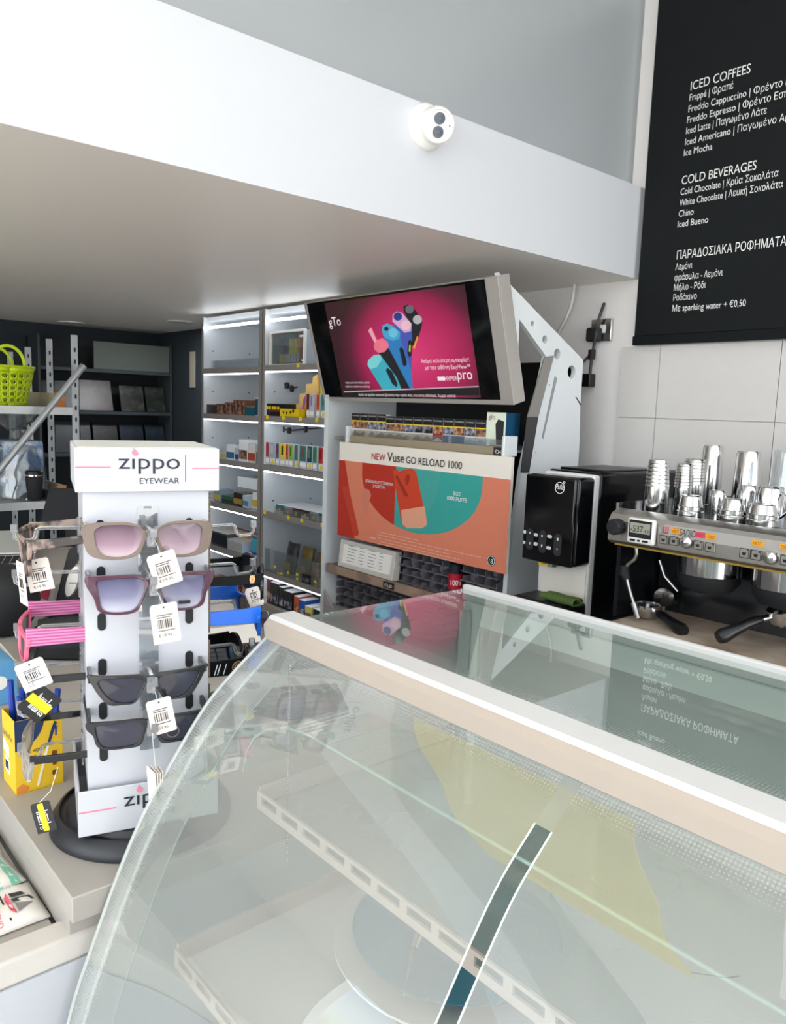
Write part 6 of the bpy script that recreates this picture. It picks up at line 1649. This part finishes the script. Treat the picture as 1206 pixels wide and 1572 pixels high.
price_tag(r1, (.128, -.045, .302), (.6, -.6, .3), (.2, 0, -.96), .020, .022, TAGC, TAGI, 3)
TAGB = mat('tag_black', '1d1e20', .5, noise=.05)
price_tag(r3, (.118, -.03, .150), (.75, -.4, .45), (.4, -.1, -.9), .040, .030, TAGB, PRINTW, 1, True, 'zippo')
# left side
TORT = duo('tortoiseshell', '2a2426', 'a58f84', 'NOISE', 60, .18, .48, .08)
l1, L1 = sunglasses('grey brown tortoiseshell sunglasses, top pair on the left side', ML(-.134, .365, 0, .1), 'angular', TORT, mat('lens_brown', '5a4a48', .1), TORT, tl=.13, temple_h=.011, scale=.95)
PKF = mat('frame_pink', 'ee6f92', .2, noise=.05); PKT = duo('temple_pink_ribbed', 'b04a80', 'd885b4', 'Z', 90, .3)
l2, L2 = sunglasses('pink sunglasses with ribbed temples on the left side', ML(-.137, .262), 'rect', PKF, LDK, PKT, tl=.13, temple_h=.020, scale=.95)
l3, L3 = sunglasses('thin black rectangular sunglasses below the pink pair on the left side', ML(-.130, .212), 'rect', FRM_, LGR, FRM_, tl=.13, temple_h=.009, scale=.95)
l4, L4 = sunglasses('clear fronted sunglasses with black temples, lowest pair on the left side', ML(-.137, .118), 'rect', mat('frame_clear', 'd9d4cc', .1, noise=0, trans=.7, ior=1.3), mat('lens_pale', 'cfcac2', .1, trans=.6), FRK, tl=.13, temple_h=.009, scale=.95)
for Wx, par in ((L3, l3), (L4, l4)):
    M = Wx @ frame((.0692, 0, 0), (0, 1, 0), (0, 0, 1))
    MB().text('zippo', M @ Matrix.Translation((.030, .001, .0002)), width=.018, bold=.03).build('temple_lettering', PRINTW, par)
price_tag(l1, (-.118, -.045, .350), (.97, -.1, .18), (.15, 0, -.98), .026, .037, TAGC, TAGI, 1)
price_tag(l1, (-.134, -.046, .348), (.3, -.9, 0), (.08, 0, -.98), .024, .046, TAGC, TAGI, 3)
price_tag(l2, (-.128, -.07, .240), (.93, -.1, .34), (.42, 0, -.9), .030, .032, mat('tag_white', 'f0f0ee', .7), TAGI, 2, None, 'CE')
price_tag(l3, (-.128, -.066, .200), (.72, -.1, .70), (.62, 0, -.72), .036, .030, TAGB, PRINTW, 2, True, 'zippo')
cord(l4, [(-.10, -.07, .112), (-.108, -.07, .085), (-.120, -.072, .074)])
price_tag(l4, (-.120, -.072, .074), (.80, -.3, .25), (-.25, 0, -.95), .022, .034, TAGB, PRINTW, 2, True, 'CE')

# ================================================================== storeroom end: metal rack and what stands on it
t = thing('metal_rack', 'galvanised metal rack at the far left with perforated posts', 'rack', (-3.69, .7, 0))
b0_ = .15
def post(x, y, z1, par=t, nm='post', w_=.032):
    b = MB().box(x-.003, x, y-w_/2, y+w_/2, 0, z1).box(x-.03, x, y+w_/2-.003, y+w_/2, 0, z1); o = b.build(nm, GALV, par)
    b = MB(); z = .3
    while z < z1-.03:
        b.box(x, x+.0008, y-.004, y+.004, z, z+.018); z += .05
    b.build('perforations', MATBLK, o)
post(-3.5, 1.197, 1.822); post(-3.5, .16, 1.822); post(-3.86, 1.205, 1.822); post(-3.86, .16, 1.822)
GRS = mat('rack_shelf', 'b5babb', .45, .4, noise=.06)
for z in (.45, 1.10, 1.505):
    MB().box(-3.86, -3.497, b0_, 1.182, z, z+.006).build('shelf', GRS, t)
    MB().box(-3.499, -3.494, b0_, 1.182, z-.026, z+.007).build('shelf_edge', GRS, t)
TAN = mat('board_tan', 'c3b9a4', .7, noise=.05); ORG = mat('board_orange', 'b5713c', .7, noise=.05)
for z in (1.5112, 1.1062):
    MB().box(-3.85, -3.84, .2, 1.16, z, z+.062).build('back_board', TAN, t)
    MB().box(-3.85, -3.54, 1.150, 1.158, z, z+.062).build('side_board', TAN, t)
    MB().box(-3.54, -3.53, 1.120, 1.160, z, z+.062).build('side_board_end', ORG, t)
t2 = thing('far_rack_frame', 'two thin perforated posts of a second rack standing behind the first', 'rack', (-4.5, 1.2, 0))
post(-4.3, 1.237, 1.803, t2, 'post', .034); post(-4.8, 1.286, 1.80, t2, 'post', .034)
MB().box(-4.8, -4.3, 1.23, 1.27, 1.0, 1.02).build('shelf', GRS, t2)
# lime basket with round holes
t = thing('lime_basket', 'lime green plastic basket with round holes and two handles on the metal rack', 'basket', (-3.68, .955, 1.512))
LIME = mat('basket_lime', 'bcd414', .4, noise=.04)
bc_ = Vector((-3.68, .950, 1.5115)); b = MB(); nu, nv = 22, 5; H_ = .165
def bw(u, v):
    a = 2*math.pi*u; r = .085+.035*v; e = 1+.12*math.cos(2*a)*-1
    return bc_+Vector((r*math.cos(a)*.95, r*math.sin(a)*1.08, H_*v))
for i in range(nu):
    for j in range(nv):
        u0, v0, du, dv = i/nu, .06+.78*j/nv, 1/nu, .78/nv
        sq = [(0, 0), (.5, 0), (1, 0), (1, .5), (1, 1), (.5, 1), (0, 1), (0, .5)]
        ho = [(.5+.33*math.cos(math.radians(225+45*k)), .5+.36*math.sin(math.radians(225+45*k))) for k in range(8)]
        P_ = [bw(u0+du*x, v0+dv*y) for x, y in sq]+[bw(u0+du*x, v0+dv*y) for x, y in ho]
        b.add(P_, [(k, (k+1) % 8, 8+(k+1) % 8, 8+k) for k in range(8)])
for v0, v1 in ((0, .06), (.84, 1.0)): b.sheet([[bw(i/nu, v) for i in range(nu+1)] for v in (v0, v1)])
b.poly([bw(i/nu, 0) for i in range(nu)])
b.build('bucket', LIME, t, solid=.003)
MB().tube([bw(i/30, 1.0) for i in range(31)], .005, 0, 8).build('rim', LIME, t)
for sg in (1, -1):
    P_ = []
    for k in range(13):
        a = math.pi*k/12; P_.append(bc_+Vector((sg*.085+.01*sg*math.sin(a), .068*math.cos(a), H_+.085*math.sin(a))))
    MB().tube(P_, .007, 0, 8, None, .7).build('handle', LIME, t)
# clear bag with a blue and white pack inside, tumbler, pole
t = thing('plastic_bag', 'tied clear plastic bag around a blue and white pack on the metal rack', 'bag', (-3.68, 1.0, 1.107))
MB().box(-3.78, -3.60, .93, 1.09, 1.108, 1.36).build('pack', duo('pack_blue_white', '2f5f96', 'c3ccd4', 'NOISE', 9, .5), t, bevel=.012)
MB().box(-3.77, -3.594, .965, 1.06, 1.107, 1.17).build('dark_foot', mat('dark_slate', '2a2f38', .5), t)
b = MB(); rr = random.Random(3); G = []
for j in range(9):
    v = j/8; z = 1.108+.30*v; rad = .125*(1-.25*v)*(1 if v < .85 else .35)
    G.append([(-3.68+rad*1.0*math.cos(a)+rr.uniform(-.008, .008), 1.01+rad*.95*math.sin(a)+rr.uniform(-.008, .008), z) for a in [2*math.pi*i/16 for i in range(16)]])
G = [r_+[r_[0]] for r_ in G]
b.sheet(G); b.build('clear_wrap', pane('bag_clear', 'd9dee0', .10, .12, 'd8dcdc', .08), t)
b = MB(); G = []
for j in range(6):
    v = j/5; rad = .02+.10*v
    G.append([(-3.67+rad*math.cos(a)*.9+rr.uniform(-.01, .01), .99+rad*1.2*math.sin(a)+rr.uniform(-.01, .01), 1.405+.09*v) for a in [2*math.pi*i/14 for i in range(14)]])
G = [r_+[r_[0]] for r_ in G]
b.sheet(G); b.build('bag_mouth', pane('bag_clear2', 'cfd4d4', .14, .16, 'd0d4d2', .1), t)
q = atx(53, 757, -3.56)
t = thing('tumbler', 'black travel tumbler with steel ring on the metal rack', 'tumbler', (-3.56, q.y, 1.107))
MB().lathe([(.028, 0), (.030, .003), (.036, .100), (.036, .112)], (-3.56, q.y, 1.1065), 28).build('body', MATBLK, t)
MB().lathe([(.0362, .106), (.0362, .112)], (-3.56, q.y, 1.1065), 28).build('steel_ring', STEEL, t)
MB().lathe([(.037, .112), (.037, .124), (.032, .130), (0, .130)], (-3.56, q.y, 1.1065), 28).build('lid', BLACK, t)
MB().box(-3.60, -3.52, q.y+.045, q.y+.085, 1.1065, 1.15).build('side_box', mat('dark_slate', '2a2f38', .5), thing('small_box', 'small dark box beside the travel tumbler on the metal rack', 'box', (-3.56, q.y+.065, 1.107)))
p0, p1 = atx(124, 567, -3.40), atx(-40, 770, -3.40)
dd = (p1-p0)
p1 = p0+dd*((p0.z-.02)/(p0.z-p1.z))
t = thing('leaning_pole', 'grey metal pole leaning diagonally in front of the metal rack', 'pole', (p1.x, p1.y, 0))
MB().tube([p0, p1], .014, 0, 12).build('shaft', mat('pole_grey', 'a3a8aa', .4, .5), t)
MB().tube([p0, p0+(p0-p1).normalized()*.02], .016, 0, 12).build('end_cap', GALV, t)

# ---- magazine shelving at the back wall, colours darkened for the unlit storeroom
t = thing('magazine_shelving', 'magazine shelving with pale header board, coloured dark for the unlit storeroom end', 'shelving unit', (-5.55, 2.1, 0))
SLT = mat('shelving_grey_shaded', '30383c', .6, noise=.05); PALE = mat('header_pale_shaded', '585f59', .6, noise=.05)
MB().box(-5.66, -5.64, 1.62, 2.545, 0, 1.96).build('back_panel', mat('shelving_shaded', '161b1f', .7), t)
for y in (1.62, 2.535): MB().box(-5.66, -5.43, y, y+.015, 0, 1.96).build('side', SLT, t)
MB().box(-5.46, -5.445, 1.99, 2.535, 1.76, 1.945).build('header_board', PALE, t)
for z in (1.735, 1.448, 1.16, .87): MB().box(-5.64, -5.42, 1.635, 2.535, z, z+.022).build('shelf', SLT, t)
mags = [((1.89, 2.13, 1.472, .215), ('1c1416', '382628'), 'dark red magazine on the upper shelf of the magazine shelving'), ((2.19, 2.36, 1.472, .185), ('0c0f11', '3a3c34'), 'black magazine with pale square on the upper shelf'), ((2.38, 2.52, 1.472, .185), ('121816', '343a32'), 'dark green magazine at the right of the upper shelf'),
        ((1.66, 1.86, 1.472, .20), ('0d1013', '1a2024'), 'black magazine at the left of the upper shelf'), ((1.70, 1.98, 1.184, .215), ('0c1620', '14222e'), 'wide navy magazine at the left of the lower shelf'), ((2.0, 2.17, 1.184, .20), ('18161c', '2a2628'), 'grey plum magazine on the lower shelf'), ((2.19, 2.36, 1.184, .20), ('0b1420', '182838'), 'navy magazine in the middle of the lower shelf'), ((2.38, 2.52, 1.184, .20), ('101c26', '223240'), 'steel blue magazine at the right of the lower shelf')]  # cover colours carry the shade of the storeroom
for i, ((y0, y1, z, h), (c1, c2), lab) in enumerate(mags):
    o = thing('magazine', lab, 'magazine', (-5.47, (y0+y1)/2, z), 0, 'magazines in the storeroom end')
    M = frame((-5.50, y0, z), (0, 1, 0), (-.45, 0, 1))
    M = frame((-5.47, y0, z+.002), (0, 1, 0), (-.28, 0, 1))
    MB().box(0, y1-y0, 0, h, -.006, 0, 0, M).build('pages', mat('magazine_pages_shaded', '4a4a46', .8), o)
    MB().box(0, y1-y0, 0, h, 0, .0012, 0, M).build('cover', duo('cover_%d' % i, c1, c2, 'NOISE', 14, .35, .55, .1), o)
q0, q1 = aty(291, 540, 2.55), aty(299, 595, 2.55)
tag(MB().box(q0.x, q1.x, 2.550, 2.555, q1.z, q0.z).build('paper_notice', mat('notice_cream', '8f8b7c', .7)), 'tall cream paper notice on the dark wall left of the shelving bays', 'notice')

# unseen yellow banner under the high ceiling, added for the case glass's yellow reflection
t = thing('reflection_banner', 'unseen yellow banner added below the high ceiling to tint the case glass reflection', 'banner', (-1.25, -.3, 2.5))
bm2 = frame((-1.62, -.62, 2.80), (1, 0, 0), (0, .83, -.40))
MB().box(0, .74, 0, .86, 0, .006, 0, bm2).build('sheet', mat('banner_yellow', 'f6e14a', .6, noise=.03), t)
MB().tube([bm2 @ Vector((.05, 0, 0)), (-1.57, -.62, 3.3)], .003).tube([bm2 @ Vector((.69, 0, 0)), (-.93, -.62, 3.3)], .003).tube([bm2 @ Vector((.05, .86, 0)), (-1.57, .15, 3.3)], .003).tube([bm2 @ Vector((.69, .86, 0)), (-.93, .15, 3.3)], .003).build('cords', CABLE, t)
